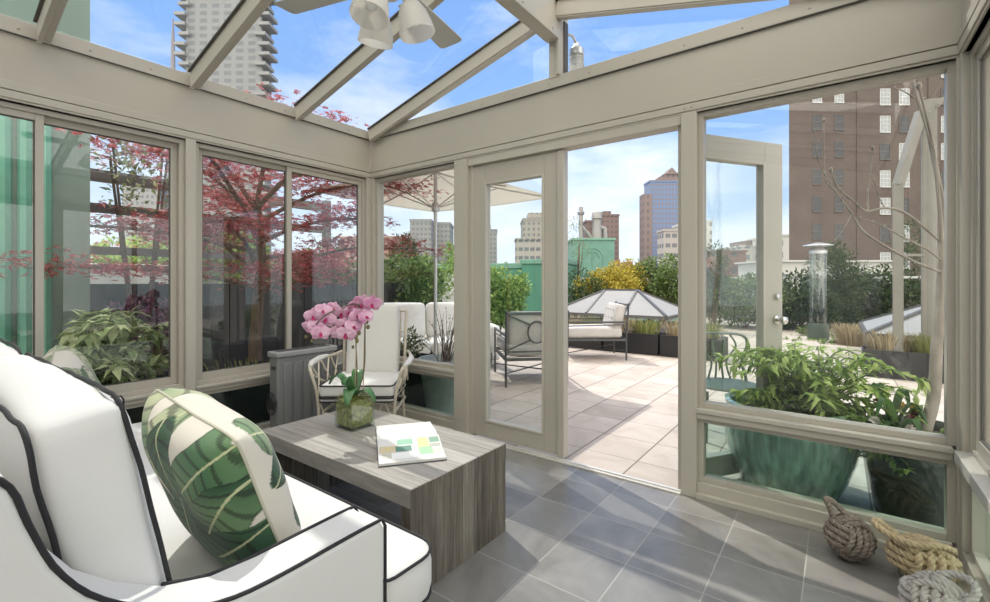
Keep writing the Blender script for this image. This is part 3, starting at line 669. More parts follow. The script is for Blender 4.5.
# ------------------------------------------------------------------ open picture book
bk = thing('open_book', 'open picture book with green and yellow swatches on the coffee table', 'book', (-1.655, 1.52, TZ+.0005), math.atan2(.223, .171))
W2, DP = .142, .255
COVER = mat('slate_book_cover', (.08, .085, .10), .5)
MB().box((-W2-.003, -DP-.004, 0), (W2+.003, -.006, .004)).box((-W2-.003, .006, 0), (W2+.003, DP+.004, .004)).box((-W2-.003, -.006, 0), (W2+.003, .006, .004)).build('cover', COVER, bk, bevel=.001)
def pages(sg, top, hmax):
    n = 20; pr = [(0, .012)]
    for i in range(n+1):
        t = i/n; pr.append((sg*(.002+t*DP), .004+hmax*(t**.45 if t < .12 else .385+.2*math.sin((t-.12)*2.2)) if t < .30 else .004+hmax*(.385+.2*math.sin(.18*2.2)+.6*math.sin((t-.3)/.7*PI*.5+PI/2)**1.0-.6)))
    return pr
PAGE = mat('page_edges', (.66, .65, .61), .8, var=.1, scale=200, stretch=(1, 1, 12))
def block(name, sg, prof):
    m = MB(); poly = [(a, c) for a, c in prof]+[(prof[-1][0], .004), (0, .004)]
    m.prism(poly, 'x', -W2, W2); return m.build(name, PAGE, bk)
near = [(0, .022), (-.012, .034), (-.035, .040), (-.065, .037), (-.10, .030), (-.15, .022), (-.20, .017), (-DP, .013)]
far = [(0, .020), (.012, .032), (.04, .036), (.08, .033), (.15, .026), (DP, .018)]
block('page_block', -1, near); block('page_block', 1, far)
PRT = vcol('printed_page', .55, 0)
def sheet(prof, sg, colfn, nx=56):
    P = []
    for i in range(len(prof)-1):
        (a, z), (c, w) = prof[i], prof[i+1]; k = max(2, int(abs(c-a)/.0045))
        P += [(a+(c-a)*j/k, z+(w-z)*j/k) for j in range(k)]
    P.append(prof[-1]); ny = len(P)-1; m = MB()
    m.add([(-W2+2*W2*i/nx, P[j][0], P[j][1]+.0006) for i in range(nx+1) for j in range(ny+1)], [(i*(ny+1)+j, (i+1)*(ny+1)+j, (i+1)*(ny+1)+j+1, i*(ny+1)+j+1) for i in range(nx) for j in range(ny)])
    o = m.build('page', PRT, bk, ang=80); ca = o.data.color_attributes.new('print', 'FLOAT_COLOR', 'CORNER'); cs = []
    for p in o.data.polygons:
        c = p.center; q = colfn((c.x+W2)/(2*W2), abs(c.y)/DP)
        cs += [x for _ in p.loop_indices for x in (*q, 1)]
    ca.data.foreach_set('color', cs)
def art(u, v):
    W_ = (.70, .69, .67)
    if v < .16 or u < .02: return W_
    c = W_
    for (u0, u1, v0, v1, q) in ((.02, .30, .40, .62, (.62, .53, .36)), (.05, .22, .62, .84, (.60, .58, .50)), (.30, .56, .20, .40, (.27, .50, .36)), (.26, .52, .42, .62, (.12, .25, .20)), (.56, .66, .18, .80, (.84, .85, .80)),
                                 (.63, .80, .20, .52, (.78, .76, .30)), (.62, .84, .52, .80, (.36, .62, .36)), (.82, .99, .20, .40, (.22, .36, .27)), (.80, .99, .42, .56, (.45, .45, .38)), (.84, .99, .58, .80, (.70, .66, .55)), (.20, .55, .66, .88, (.86, .86, .84)), (.10, .18, .44, .52, (.66, .55, .25))):
        if u0 < u < u1 and v0 < v < v1: c = q
    return c
sheet(near, -1, art); sheet(far, 1, lambda u, v: (.70, .69, .67))

# ------------------------------------------------------------------ heater
ht = thing('electric_heater', 'grey panel heater on the floor by the left wall behind the table', 'heater', (-3.18, 1.90, 0))
b = LB(); b.box((-3.235, 1.66, .05), (-3.125, 2.12, .665)); b.build('heater_body', HEATER, ht, bevel=.012, seg=3)
b = LB()
for i in range(6):
    y = 1.705+i*.074; b.box((-3.128, y, .08), (-3.116, y+.058, .62))
b.build('front_panel', HEATER, ht, bevel=.006)
b = LB().box((-3.245, 1.648, .662), (-3.112, 2.132, .702)); b.build('heater_top', mat('grey_enamel_light', (.30, .305, .31), .38), ht, bevel=.01, seg=3)
b = LB()
for i in range(17):
    y = 1.69+i*.0245
    b.cbox((-3.178, y, .703), (.085, .010, .003))
b.build('vent_slots', HEATDK, ht)
b = LB().lathe([(.046, 0), (.046, .012), (.038, .02), (.0, .022)], 24, (-3.18, 1.662, .34), 0, Matrix.Rotation(PI/2, 4, 'X')); b.tube([( -3.18+.055*math.cos(t), 1.645, .34+.075*math.sin(t)) for t in [i/20*2*PI for i in range(20)]], .006, 6, True); b.build('side_wheel', HEATDK, ht)
b = LB().box((-3.20, 1.655, .575), (-3.15, 1.662, .60)); b.build('side_grip', HEATDK, ht)
for y in (1.74, 2.04): LB().box((-3.27, y-.02, 0), (-3.09, y+.02, .055)).build('foot', HEATDK, ht, bevel=.008)

# ------------------------------------------------------------------ cane armchair in the corner
ch = thing('armchair', 'cream cane-style metal armchair with white cushions in the window corner', 'armchair', (-2.76, 2.13, 0), math.atan2(-.80, .62)+PI/2)
# local frame: the chair faces -y
def seatloop(r, z, a, c): return [(x, y, z) for x, y in rrect(a, c, r)]
fr = MB(); r_ = .011
for sx in (-1, 1):
    MB().tube(smoothpath([(sx*.245, -.25, 0), (sx*.250, -.245, .20), (sx*.262, -.25, .42), (sx*.30, -.262, .58), (sx*.315, -.25, .615)], 5), r_, 8).build('leg', CREAM, ch)
    MB().tube(smoothpath([(sx*.235, .27, 0), (sx*.225, .235, .30), (sx*.232, .235, .46), (sx*.238, .265, .75), (sx*.240, .295, .97)], 5), r_, 8).build('leg', CREAM, ch)
    a = MB(); a.tube(smoothpath([(sx*.315, -.25, .615), (sx*.335, -.17, .628), (sx*.33, 0, .635), (sx*.285, .20, .64), (sx*.258, .262, .65)], 6), r_, 8)
    a.tube(smoothpath([(sx*.30, -.262, .60), (sx*.30, -.2, .55), (sx*.262, .0, .45)], 5), .007, 6)
    for t in range(3):
        y0, y1 = -.22+.15*t, -.22+.15*(t+1)
        xa, xb = sx*(.32-.02*t), sx*.262
        a.tube([(xb, y0, .43), (xa, y1, .63)], .006, 6); a.tube([(xa, y0, .63), (xb, y1, .43)], .006, 6)
    a.build('arm', CREAM, ch)
    MB().tube([(sx*.318, -.24, .622), (sx*.334, -.16, .634), (sx*.332, -.02, .642), (sx*.31, .08, .645)], [.012, .02, .02, .012], 10).build('arm_pad', FABRIC, ch)
f = MB()
for z in (.30, .40): f.tube(seatloop(.05, z, .245, .245), .010, 8, True)
for k in range(7):
    x = -.22+.44*k/6; f.tube([(x, -.245, .30), (x+(.036 if k % 2 else -.036), -.245, .40)], .005, 6)
f.tube(smoothpath([(-.240, .295, .965), (0, .30, .97), (.240, .295, .965)], 5), .010, 8)
for k in range(6):
    x = -.20+.4*k/5; f.tube([(x*.92, .245, .42), (x, .298, .965)], .006, 6)
for z in (.60, .80): f.tube([(-.235, .25+(z-.46)*.10, z), (.235, .25+(z-.46)*.10, z)], .006, 6)
f.tube([(-.24, -.24, .12), (.24, .24, .12)], .007, 6); f.tube([(.24, -.24, .12), (-.24, .24, .12)], .007, 6)
f.build('frame', CREAM, ch)
def boxed_cushion(root, name, w, d, t, M, crown=.02):
    b = MB(); rbox(b, w, d, t, .022, (0, 0, crown), 12, M, wob=.004); o = b.build(name, FABRIC, root, weld=True, ang=80)
    p = MB()
    for s_ in (-1, 1): p.tube([M @ Vector((x, y, s_*(t/2-.006))) for x, y in rrect(w/2, d/2, .03)], .0048, 6, True)
    p.build('piping', PIPING, o); return o
boxed_cushion(ch, 'seat_cushion', .50, .50, .085, Matrix.Translation((0, -.02, .458)))
boxed_cushion(ch, 'seat_cushion', .50, .50, .035, Matrix.Translation((0, -.02, .398)), .0)
b = MB(); rbox(b, .395, .075, .53, .025, (0, .02, .0), 12, Matrix.Translation((0, .205, .75)) @ Matrix.Rotation(math.radians(-7), 4, 'X'), wob=.004); b.build('back_cushion', FABRIC, ch, weld=True, ang=80)

# ------------------------------------------------------------------ ceiling fan
fan = thing('ceiling_fan', 'white ceiling fan with frosted glass lamps hanging from the ridge beam', 'ceiling fan', (RIX, 1.285, 2.825))
MB().lathe([(0, 0), (.065, 0), (.06, -.03), (.03, -.06), (.014, -.065), (.014, -.20), (.05, -.215), (.095, -.235), (.11, -.27), (.11, -.34), (.095, -.37), (.05, -.385), (.05, -.42), (.0, -.425)], 28).build('motor_housing', FANW, fan)
FB = mat('grey_fan_blade', (.50, .495, .46), .5, var=.03)
for a in (103, 197, 283, 17):
    R_ = Matrix.Rotation(math.radians(a), 4, 'Z') @ Matrix.Translation((.115, 0, -.365)) @ Matrix.Rotation(math.radians(-9), 4, 'X')
    pl = [(.03, -.052)] + [(.30, -.062)] + arc(.42, -.042, .025, -PI/2, 0, 4) + arc(.42, .042, .025, 0, PI/2, 4) + [(.30, .062), (.03, .052)]
    b = MB().prism(pl, 'z', -.003, .003); b.v = [tuple(R_ @ Vector(p)) for p in b.v]; bl = b.build('blade', FB, fan, bevel=.0015)
    b = MB().box((-.03, -.018, .003), (.09, .018, .008)).box((.05, -.04, .003), (.085, .04, .008)); b.v = [tuple(R_ @ Vector(p)) for p in b.v]; b.build('blade_iron', CHROME, bl, bevel=.002)
m, nt, pb = new_mat('frosted_lamp_glass'); pb.inputs['Base Color'].default_value = (.93, .92, .90, 1); pb.inputs['Roughness'].default_value = .35
tl = nt.nodes.new('ShaderNodeBsdfTranslucent'); tl.inputs[0].default_value = (.9, .88, .84, 1); mx = nt.nodes.new('ShaderNodeMixShader'); mx.inputs[0].default_value = .55
nt.links.new(pb.outputs[0], mx.inputs[1]); nt.links.new(tl.outputs[0], mx.inputs[2]); nt.links.new(mx.outputs[0], nt.nodes['Material Output'].inputs[0]); FROST = m
for k, a in enumerate((-75, 45, 165)):
    Rz = Matrix.Rotation(math.radians(a), 4, 'Z'); Mx = Rz @ Matrix.Translation((.085, 0, -.425)) @ Matrix.Rotation(math.radians(-15), 4, 'Y')
    b = MB().tube([Rz @ Vector(p) for p in smoothpath([(.02, 0, -.405), (.055, 0, -.40), (.078, 0, -.41), (.085, 0, -.43)], 4)], .010, 8); b.lathe([(.0, .012), (.024, .01), (.027, -.025), (.020, -.03)], 16, (0, 0, 0), 0, Mx); ar = b.build('lamp_arm', FANW, fan)
    sh = MB().lathe([(.026, -.02), (.046, -.035), (.062, -.07), (.072, -.115), (.0765, -.155), (.0735, -.155), (.069, -.115), (.059, -.072), (.043, -.039), (.026, -.024)], 28, (0, 0, 0), 0, Mx).build('lamp_shade', FROST, fan, ang=80)
    bb = MB().lathe([(.013, -.03), (.014, -.05), (.022, -.07), (.0265, -.09), (.022, -.11), (.010, -.122), (0, -.124)], 14, (0, 0, 0), 0, Mx)
    bb.tube([Mx @ Vector((.0235*math.cos(t*9), .0235*math.sin(t*9), -.055-.05*t)) for t in [i/40 for i in range(41)]], .004, 5)
    bb.build('bulb', BULB, sh)

# ------------------------------------------------------------------ rope knot door stops
def rope(mb, pts, R, closed=False, lay=4.5, n=6):
    """three-strand twisted rope along a path"""
    P = dense(pts, R*.42, closed); k = len(P); fr_ = []; prev = None; L = 0; Ls = []
    for i in range(k):
        t = (P[(i+1) % k]-P[i-1]) if closed else (P[min(i+1, k-1)]-P[max(i-1, 0)])
        t = t.normalized() if t.length > 1e-9 else Vector((0, 0, 1))
        x = (t.orthogonal() if prev is None else prev-t*prev.dot(t)).normalized(); prev = x; fr_.append((x, t.cross(x))); Ls.append(L); L += (P[(i+1) % k]-P[i]).length
    turns = max(1, round(L/(lay*R)))
    for s_ in range(3):
        st = []
        for i in range(k):
            a = 2*PI*(turns*Ls[i]/L+s_/3); x, y = fr_[i]; st.append(P[i]+(x*math.cos(a)+y*math.sin(a))*R*.50)
        mb.tube(st, R*.56, n, closed)
def knot(name, label, loc, rz, tilt, m, A, R, turns, tail):
    root = thing(name, label, 'rope knot', loc, rz, 'rope knot door stops'); T = Matrix.Rotation(tilt, 4, 'Y')
    mb = MB()
    a, b_, c = A
    # three crossing bands of parallel turns, each band lying over the one before
    for band, (ex, ey, ez) in enumerate((((1, 0, 0), (0, 1, 0), (0, 0, 1)), ((0, 1, 0), (0, 0, 1), (1, 0, 0)), ((0, 0, 1), (1, 0, 0), (0, 1, 0)))):
        ex, ey, ez = Vector(ex), Vector(ey), Vector(ez)
        for t in range(turns):
            off = (t-(turns-1)/2)*R*2.02; pts = []
            for i in range(40):
                th = 2*PI*i/40; k = math.sqrt(max(.1, 1-(off/min(A))**2*.75))
                dirv = ex*math.cos(th)+ey*math.sin(th)
                bulge = 1.0+.13*math.cos(2*th)
                p = dirv*k*bulge+ez*(off/min(A)); pts.append(T @ Vector((p.x*a, p.y*b_, p.z*c)))
            rope(mb, pts, R, True)
    mb.ell((0, 0, 0), (a*.95, b_*.95, c*.95), 18, 12)
    zmin = min(p[2] for p in mb.v); mb.v = [(p[0], p[1], p[2]-zmin) for p in mb.v]
    mb.build('knot_body', m, root, ang=70)
    tm = MB(); rope(tm, [Vector(p)+Vector((0, 0, -zmin)) for p in smoothpath(tail, 8)], R*1.05); tm.build('rope_loop', m, root, ang=70)
    return root
FW = math.atan2(-.8, .6)
knot('rope_knot', 'dark brown rope knot on the floor, left of the pale ones, by the low glass', (.04, 2.51, 0), .5, .35, ROPE_D, (.078, .074, .074), .0118, 4, [(-.05, .02, .06), (-.065, .025, .11), (-.075, .03, .145), (-.05, .03, .135), (-.01, .02, .095), (.03, .0, .055)])
knot('rope_knot', 'golden tan rope knot with an open loop beside the corner post', (.270, 2.475, 0), .35, .25, ROPE_T, (.100, .074, .072), .0128, 4, [(-.07, .03, .07), (-.125, .03, .112), (-.150, .02, .125), (-.155, -.01, .118), (-.125, -.035, .100), (-.06, -.055, .085), (.03, -.05, .088), (.09, -.02, .06)])
knot('rope_knot', 'pale grey rope knot nearest the camera at the bottom right corner', (.272, 2.175, 0), -.3, -.1, ROPE_G, (.080, .076, .074), .0122, 4, [(.0, .03, .085), (.04, .045, .10), (.08, .035, .10), (.095, .0, .08), (.075, -.03, .05)])

# ================================================================== THE TERRACE
# ------------------------------------------------------------------ iron lounge chairs
TUFT = mat('tuft_button_cloth', (.42, .40, .37), .9)
def lounge(label, loc, rz):
    t = thing('iron_lounge_chair', label, 'lounge chair', loc, rz, 'iron lounge chairs on the terrace')
    W_, D_ = .36, .45                       # faces -y
    for sx in (-1, 1):
        MB().tube([(sx*W_, -D_, 0), (sx*W_, -D_, .60)], .014, 10).lathe([(.019, .20), (.019, .23)], 10, (sx*W_, -D_, 0)).build('leg', IRON, t)
        MB().tube([(sx*W_, D_, 0), (sx*W_, D_, .36), (sx*W_, D_+.035, .87)], .014, 10).lathe([(.018, .86), (.02, .875), (.012, .89), (0, .892)], 10, (sx*W_, D_+.035, 0)).build('leg', IRON, t)
        a = MB().tube([(sx*W_, -D_-.02, .60), (sx*W_, D_+.02, .60)], .015, 10); a.tube([(sx*W_, -D_, .54), (sx*W_, D_+.01, .56)], .008, 8); a.build('arm', IRON, t)
    f = MB()
    f.bar((-W_, -D_, .33), (W_, -D_, .33), .02, .035); f.bar((-W_, D_, .33), (W_, D_, .33), .02, .035)
    for sx in (-1, 1): f.bar((sx*W_, -D_, .33), (sx*W_, D_, .33), .02, .035)
    for k in range(5): f.bar((-W_, -D_+.15+k*.15, .335), (W_, -D_+.15+k*.15, .335), .03, .006)
    f.build('seat_frame', IRON, t)
    s = MB().tube([(-W_, -D_, .13), (W_, D_, .17)], .008, 8).tube([(W_, -D_, .13), (-W_, D_, .17)], .008, 8); s.build('cross_stretcher', IRON, t)
    k = MB(); bz = lambda z: D_+(z-.36)*.035/.51
    k.tube([(-W_, bz(.86), .86), (W_, bz(.86), .86)], .016, 10); k.tube([(-W_, bz(.42), .42), (W_, bz(.42), .42)], .010, 8)
    ring = [(.105*math.cos(a), bz(.64+.125*math.sin(a)), .64+.125*math.sin(a)) for a in [i/24*2*PI for i in range(24)]]; k.tube(ring, .010, 8, True)
    for sx in (-1, 1):
        for sz, z1 in ((1, .85), (-1, .43)): k.tube([(sx*.078, bz(.64+sz*.09), .64+sz*.09), (sx*W_, bz(z1), z1)], .009, 8)
    k.build('back_frame', IRON, t)
    b = MB(); rbox(b, .68, .86, .15, .04, (0, 0, .02), 10, Matrix.Translation((0, -.03, .43)), wob=.008); b.build('seat_cushion', CUSHG, t, weld=True, ang=80)
    M = Matrix.Translation((0, .345, .645)) @ Matrix.Rotation(math.radians(-14), 4, 'X')
    b = MB(); rbox(b, .66, .15, .46, .045, (0, .02, 0), 12, M, wob=.008)
    bc = b.build('back_cushion', CUSHG, t, weld=True, ang=80)
    for i in range(4):
        for j in range(3): MB().ell(M @ Vector((-.24+.16*i, -.096, -.14+.13*j)), (.016, .008, .016), 8, 6).build('tuft_button', TUFT, bc)
    return t
lc = lounge('iron lounge chair with tufted cushions seen side on before the glass skylight', (-3.17, 6.86, -.03), math.atan2(-.6, -.8)+PI/2)
dup(lc, (-3.10, 4.86, -.03), math.atan2(.71, -.70)+PI/2, 'iron lounge chair seen from behind through the closed door, ring in its back')

# ------------------------------------------------------------------ white garden sofa under the umbrella
gs = thing('outdoor_sofa', 'white cushioned outdoor sofa beyond the planted window left of the door', 'outdoor sofa', (-4.75, 4.75, -.03), math.radians(52))
MB().box((-.85, -.42, .08), (.85, .42, .22)).build('sofa_frame', IRON, gs, bevel=.01)
for sx in (-1, 1):
    b = MB(); rbox(b, .82, .78, .18, .05, (0, 0, .02), 8, Matrix.Translation((sx*.415, -.03, .31))); b.build('seat_cushion', CUSHW, gs, weld=True, ang=80)
    b = MB(); rbox(b, .82, .22, .52, .07, (0, .03, .01), 8, Matrix.Translation((sx*.415, .30, .64)) @ Matrix.Rotation(-.2, 4, 'X')); b.build('back_cushion', CUSHW, gs, weld=True, ang=80)
    b = MB(); rbox(b, .14, .84, .50, .05, (0, 0, 0), 6, Matrix.Translation((sx*.91, 0, .35))); b.build('arm', CUSHW, gs, weld=True, ang=80)
    for y in (-.38, .38): MB().lathe([(.02, 0), (.02, .09)], 10, (sx*.8, y, 0)).build('leg', IRON, gs)

# ------------------------------------------------------------------ umbrella
UX, UY = -3.94, 4.07
um = thing('patio_umbrella', 'large square cream umbrella on a silver pole above the outdoor sofa', 'umbrella', (UX, UY, -.03))
MB().box((-.30, -.30, 0), (.30, .30, .06)).lathe([(.035, .06), (.035, .30)], 16).build('base_plate', IRON, um, bevel=.008)
MB().lathe([(.022, .06), (.022, 2.56)], 16).build('pole', ALU, um)
MB().lathe([(.045, 2.08), (.05, 2.10), (.05, 2.16), (.03, 2.19)], 16).build('hub', ALU, um)
MB().lathe([(.05, 2.58), (.05, 2.64), (.02, 2.70), (0, 2.71)], 16).build('finial', ALU, um)
HW, ZE, ZT = 1.07, 2.30, 2.58
def canopy(u, v, dz=0):
    r = max(abs(u), abs(v)); fold = .06*(1-min(abs(abs(u)-abs(v)), .6)/.6)
    return Vector((u*HW, v*HW, ZT-(ZT-ZE)*r-.03*math.sin(r*PI)-(.02*(r**2)*(1-(min(abs(u), abs(v))/(r+1e-6))**2))+dz))
n = 24; m = MB(); m.add([canopy(2*i/n-1, 2*j/n-1) for i in range(n+1) for j in range(n+1)], [(i*(n+1)+j, (i+1)*(n+1)+j, (i+1)*(n+1)+j+1, i*(n+1)+j+1) for i in range(n) for j in range(n)])
mm_, nt, pb = new_mat('cream_umbrella_cloth'); pb.inputs['Base Color'].default_value = (.82, .79, .73, 1); pb.inputs['Roughness'].default_value = .9
tl = nt.nodes.new('ShaderNodeBsdfTranslucent'); tl.inputs[0].default_value = (.86, .83, .77, 1); mx = nt.nodes.new('ShaderNodeMixShader'); mx.inputs[0].default_value = .5
nt.links.new(pb.outputs[0], mx.inputs[1]); nt.links.new(tl.outputs[0], mx.inputs[2]); nt.links.new(mx.outputs[0], nt.nodes['Material Output'].inputs[0])
co = m.build('canopy', mm_, um, ang=60); co.modifiers.new('t', 'SOLIDIFY').thickness = .004
for u, v in ((1, 1), (1, -1), (-1, 1), (-1, -1), (1, 0), (-1, 0), (0, 1), (0, -1)):
    r_ = MB().tube([canopy(u*t, v*t, -.022) for t in (.02, .2, .4, .6, .8, .985)], .010, 6).build('rib', ALU, um)
    MB().tube([(u*.04, v*.04, 2.13), canopy(u*.5, v*.5, -.03)], .008, 6).build('strut', ALU, r_)

# ------------------------------------------------------------------ foliage helpers
def rvec(r): 
    while True:
        p = Vector((r.uniform(-1, 1), r.uniform(-1, 1), r.uniform(-1, 1)))
        if .05 < p.length < 1: return p.normalized()
def foliage(mb, c, rad, clumps, per, L, W, r, csize=.35, up=.3, flat=1.0, shell=.75, mi=0):
    c = Vector(c)
    for k in range(clumps):
        d = rvec(r); q = d*(shell+(1-shell)*r.random()) if r.random() < .8 else d*r.random()*shell
        cc = c+Vector((q.x*rad[0], q.y*rad[1], q.z*rad[2])); cs = min(rad)*csize
        for i in range(per):
            o = rvec(r)*cs*r.random()**.5; o.z *= flat
            dr = (o.normalized()+rvec(r)*.8+Vector((0, 0, up))).normalized(); nn = (Vector((0, 0, 1))+rvec(r)*.7).normalized()
            mb.leaf(cc+o, dr, nn, L*r.uniform(.6, 1.2), W*r.uniform(.7, 1.2), mi, .18, r.uniform(0, .25))
LEAFM = {'dark': leafmat('dark_green_leaf', (.030, .062, .022), (.09, .14, .045)), 'mid': leafmat('mid_green_leaf', (.11, .18, .05), (.28, .36, .12)),
         'light': leafmat('light_green_leaf', (.20, .32, .07), (.46, .56, .18)), 'yellow': leafmat('yellow_green_leaf', (.40, .33, .045), (.66, .54, .11)),
         'pale': leafmat('pale_green_leaf', (.34, .43, .19), (.66, .70, .42)), 'lime': leafmat('lime_green_leaf', (.30, .43, .10), (.60, .70, .26), .45), 'sage': leafmat('sage_leaf', (.15, .20, .10), (.40, .46, .27)), 'conifer': leafmat('conifer_leaf', (.05, .085, .035), (.15, .20, .08)),
         'purple': leafmat('purple_heather_leaf', (.20, .075, .15), (.42, .20, .33)), 'red': leafmat('maple_leaf', (.46, .085, .10), (.74, .28, .27), .5),
         'grass': leafmat('grass_blade', (.24, .27, .08), (.50, .46, .22)), 'straw': leafmat('straw_grass_blade', (.42, .34, .20), (.66, .56, .38)), 'white': leafmat('white_blossom', (.65, .62, .55), (.8, .78, .7))}
def shrub(name, label, c, rad, color, n=26, per=26, L=.10, W=.045, seed=1, group='shrubs along the terrace edge', cat='shrub', base=0., csize=.38, up=.3):
    """leafy crown over its own stems; c = centre of the crown"""
    r = random.Random(seed); c = Vector(c); t = thing(name, label, cat, (c.x, c.y, base), 0, group); o = Vector(t.location)
    f = MB(); foliage(f, c-o, rad, n, per, L, W, r, csize, up); f.build('foliage', LEAFM[color], t, smooth=False)
    s = MB()
    for i in range(5):
        a = r.uniform(0, 2*PI); e = c-o+Vector((rad[0]*.6*math.cos(a), rad[1]*.6*math.sin(a), rad[2]*r.uniform(-.2, .5)))
        s.tube(smoothpath([(r.uniform(-.04, .04), r.uniform(-.04, .04), 0), e*.5+Vector((0, 0, .05)), e], 4), [.018+.0*k-.001*k for k in range(9)], 6)
    s.build('stems', BARK, t); return t
def grassclump(label, c, h, rad, n, color, seed, group='ornamental grasses in the black planters', name='ornamental_grass'):
    r = random.Random(seed); t = thing(name, label, 'grass plant', c, 0, group); f = MB()
    for i in range(n):
        a = r.uniform(0, 2*PI); q = r.random()**.5; p = Vector((math.cos(a)*q*rad[0], math.sin(a)*q*rad[1], 0)); le = r.uniform(.3, .75)*h
        d = Vector((math.cos(a)*le*q, math.sin(a)*le*q*.7, 0)); w = .0025*r.uniform(1, 2.2); x = Vector((-math.sin(a), math.cos(a), 0))*w; hh = h*r.uniform(.65, 1.1)
        pts = [p, p+d*.3+Vector((0, 0, hh*.6)), p+d*.75+Vector((0, 0, hh*.95)), p+d*1.1+Vector((0, 0, hh*.92))]
        f.add([pts[0]-x, pts[0]+x, pts[1]-x, pts[1]+x, pts[2]-x*.7, pts[2]+x*.7, pts[3]], [(0, 1, 3, 2), (2, 3, 5, 4), (4, 5, 6)])
    f.build('blades', LEAFM[color], t, smooth=False); return t

# ------------------------------------------------------------------ black planter boxes with grasses
bxs = [(-4.75, 7.75), (-3.78, 7.75), (-2.81, 7.75), (-1.84, 7.75), (.72, 7.72), (1.69, 7.72)]
plab = ['black planter box with tufted grass hidden half behind the closed door', 'black planter box of grass behind the side-on lounge chair', 'black planter box with pale and green grass right of the lounge chair', 'black planter box by the door post, mostly behind it',
        'black planter box with grass before the right skylight', 'black planter box farthest right under the right skylight']
proto = None
for (x, y), lb in zip(bxs, plab):
    if proto is None:
        proto = thing('planter_box', lb, 'planter', (x, y, -.03), 0, 'black planter boxes')
        b = MB(); b.box((-.465, -.2, 0), (.465, -.185, .36)); b.box((-.465, .185, 0), (.465, .2, .36)); b.box((-.465, -.185, 0), (-.45, .185, .36)); b.box((.45, -.185, 0), (.465, .185, .36)); b.box((-.45, -.185, 0), (.45, .185, .05)); b.build('box', BLACKP, proto, bevel=.004)
        MB().box((-.45, -.185, .28), (.45, .185, .32)).build('soil', SOIL, proto)
    else: dup(proto, (x, y, -.03), 0, lb)
gi = 0
for (x, y), nm in zip(bxs, ('left of the row, behind the door leaf', 'behind the lounge chair', 'in the box right of the lounge chair', 'by the door post', 'before the right skylight', 'at the far right of the row')):
    for dx, cl in ((-.22, 'straw'), (.22, 'grass')):
        gi += 1; grassclump(('pale straw coloured' if cl == 'straw' else 'fresh green')+' tuft of grass '+nm, (x+dx, y, .285), .27, (.22, .16), 260, cl, gi)

# ------------------------------------------------------------------ glass roof lights standing on the terrace
SKYGL = mat('frosted_skylight_glass', (.30, .305, .31), .85, var=.04, spec=.2)
SKYFR = mat('charcoal_skylight_frame', (.10, .10, .10), .45)
def skylight(label, x0, x1, y0, y1, ze, zr, run):
    t = thing('roof_lantern', label, 'skylight', ((x0+x1)/2, (y0+y1)/2, -.03), 0, 'hipped glass roof lanterns'); ox, oy = t.location.x, t.location.y
    a, c = (x1-x0)/2, (y1-y0)/2; ze += .03; zr += .03
    E = [Vector(p) for p in ((-a, -c, ze), (a, -c, ze), (a, c, ze), (-a, c, ze))]; T1, T2 = Vector((-a+run, 0, zr)), Vector((a-run, 0, zr))
    q = MB(); up = Vector((0, 0, .01))
    for nm, fc in (('glazing', (E[0], E[1], T2, T1)), ('glazing', (E[1], E[2], T2)), ('glazing', (E[2], E[3], T1, T2)), ('glazing', (E[3], E[0], T1))):
        k = len(fc); g = MB().add([p for p in fc]+[p-up*2 for p in fc], [tuple(range(k)), tuple(range(2*k-1, k-1, -1))]+[(i, (i+1) % k, (i+1) % k+k, i+k) for i in range(k)]); g.build(nm, SKYGL, t, smooth=False)
    f = MB()
    for p, r_ in ((E[0], T1), (E[1], T2), (E[2], T2), (E[3], T1), (T1, T2)): f.bar(p+up, r_+up, .055, .035)
    for k in (.33, .66):
        for sg in (-1, 1):
            e = Vector((-a+2*a*k, sg*c, ze)); r_ = Vector((max(-a+run, min(a-run, -a+2*a*k)), 0, zr)); f.bar(e+up, r_+up, .045, .03)
    for i in range(4): f.bar(E[i]-up*3, E[(i+1) % 4]-up*3, .08, .07)
    f.build('glazing_bars', SKYFR, t)
    p = MB()
    for sx in (-1, -.33, .33, 1):
        for sy in (-1, 1): p.box((sx*(a-.1)-.06, sy*(c-.1)-.06, 0), (sx*(a-.1)+.06, sy*(c-.1)+.06, ze-.05))
    p.build('posts', SKYFR, t)
    MB().box((-a+.12, -c+.12, 0), (a-.12, c-.12, .22)).build('curb', mat('pale_curb', (.4, .39, .36), .8), t)
    g = MB()
    for lo, hi in (((-a+.1, -c+.095, .22), (a-.1, -c+.105, ze-.05)), ((-a+.1, c-.105, .22), (a-.1, c-.095, ze-.05)), ((-a+.095, -c+.1, .22), (-a+.105, c-.1, ze-.05)), ((a-.105, -c+.1, .22), (a-.095, c-.1, ze-.05))): g.box(lo, hi)
    g.build('side_glass', GLASSG, t, smooth=False)
skylight('hipped glass roof lantern behind the side-on lounge chair', -5.55, -2.85, 9.75, 11.7, .46, .98, .95)
skylight('hipped glass roof lantern at the right beyond the bare tree', .34, 3.6, 8.35, 10.6, .46, .98, 1.1)

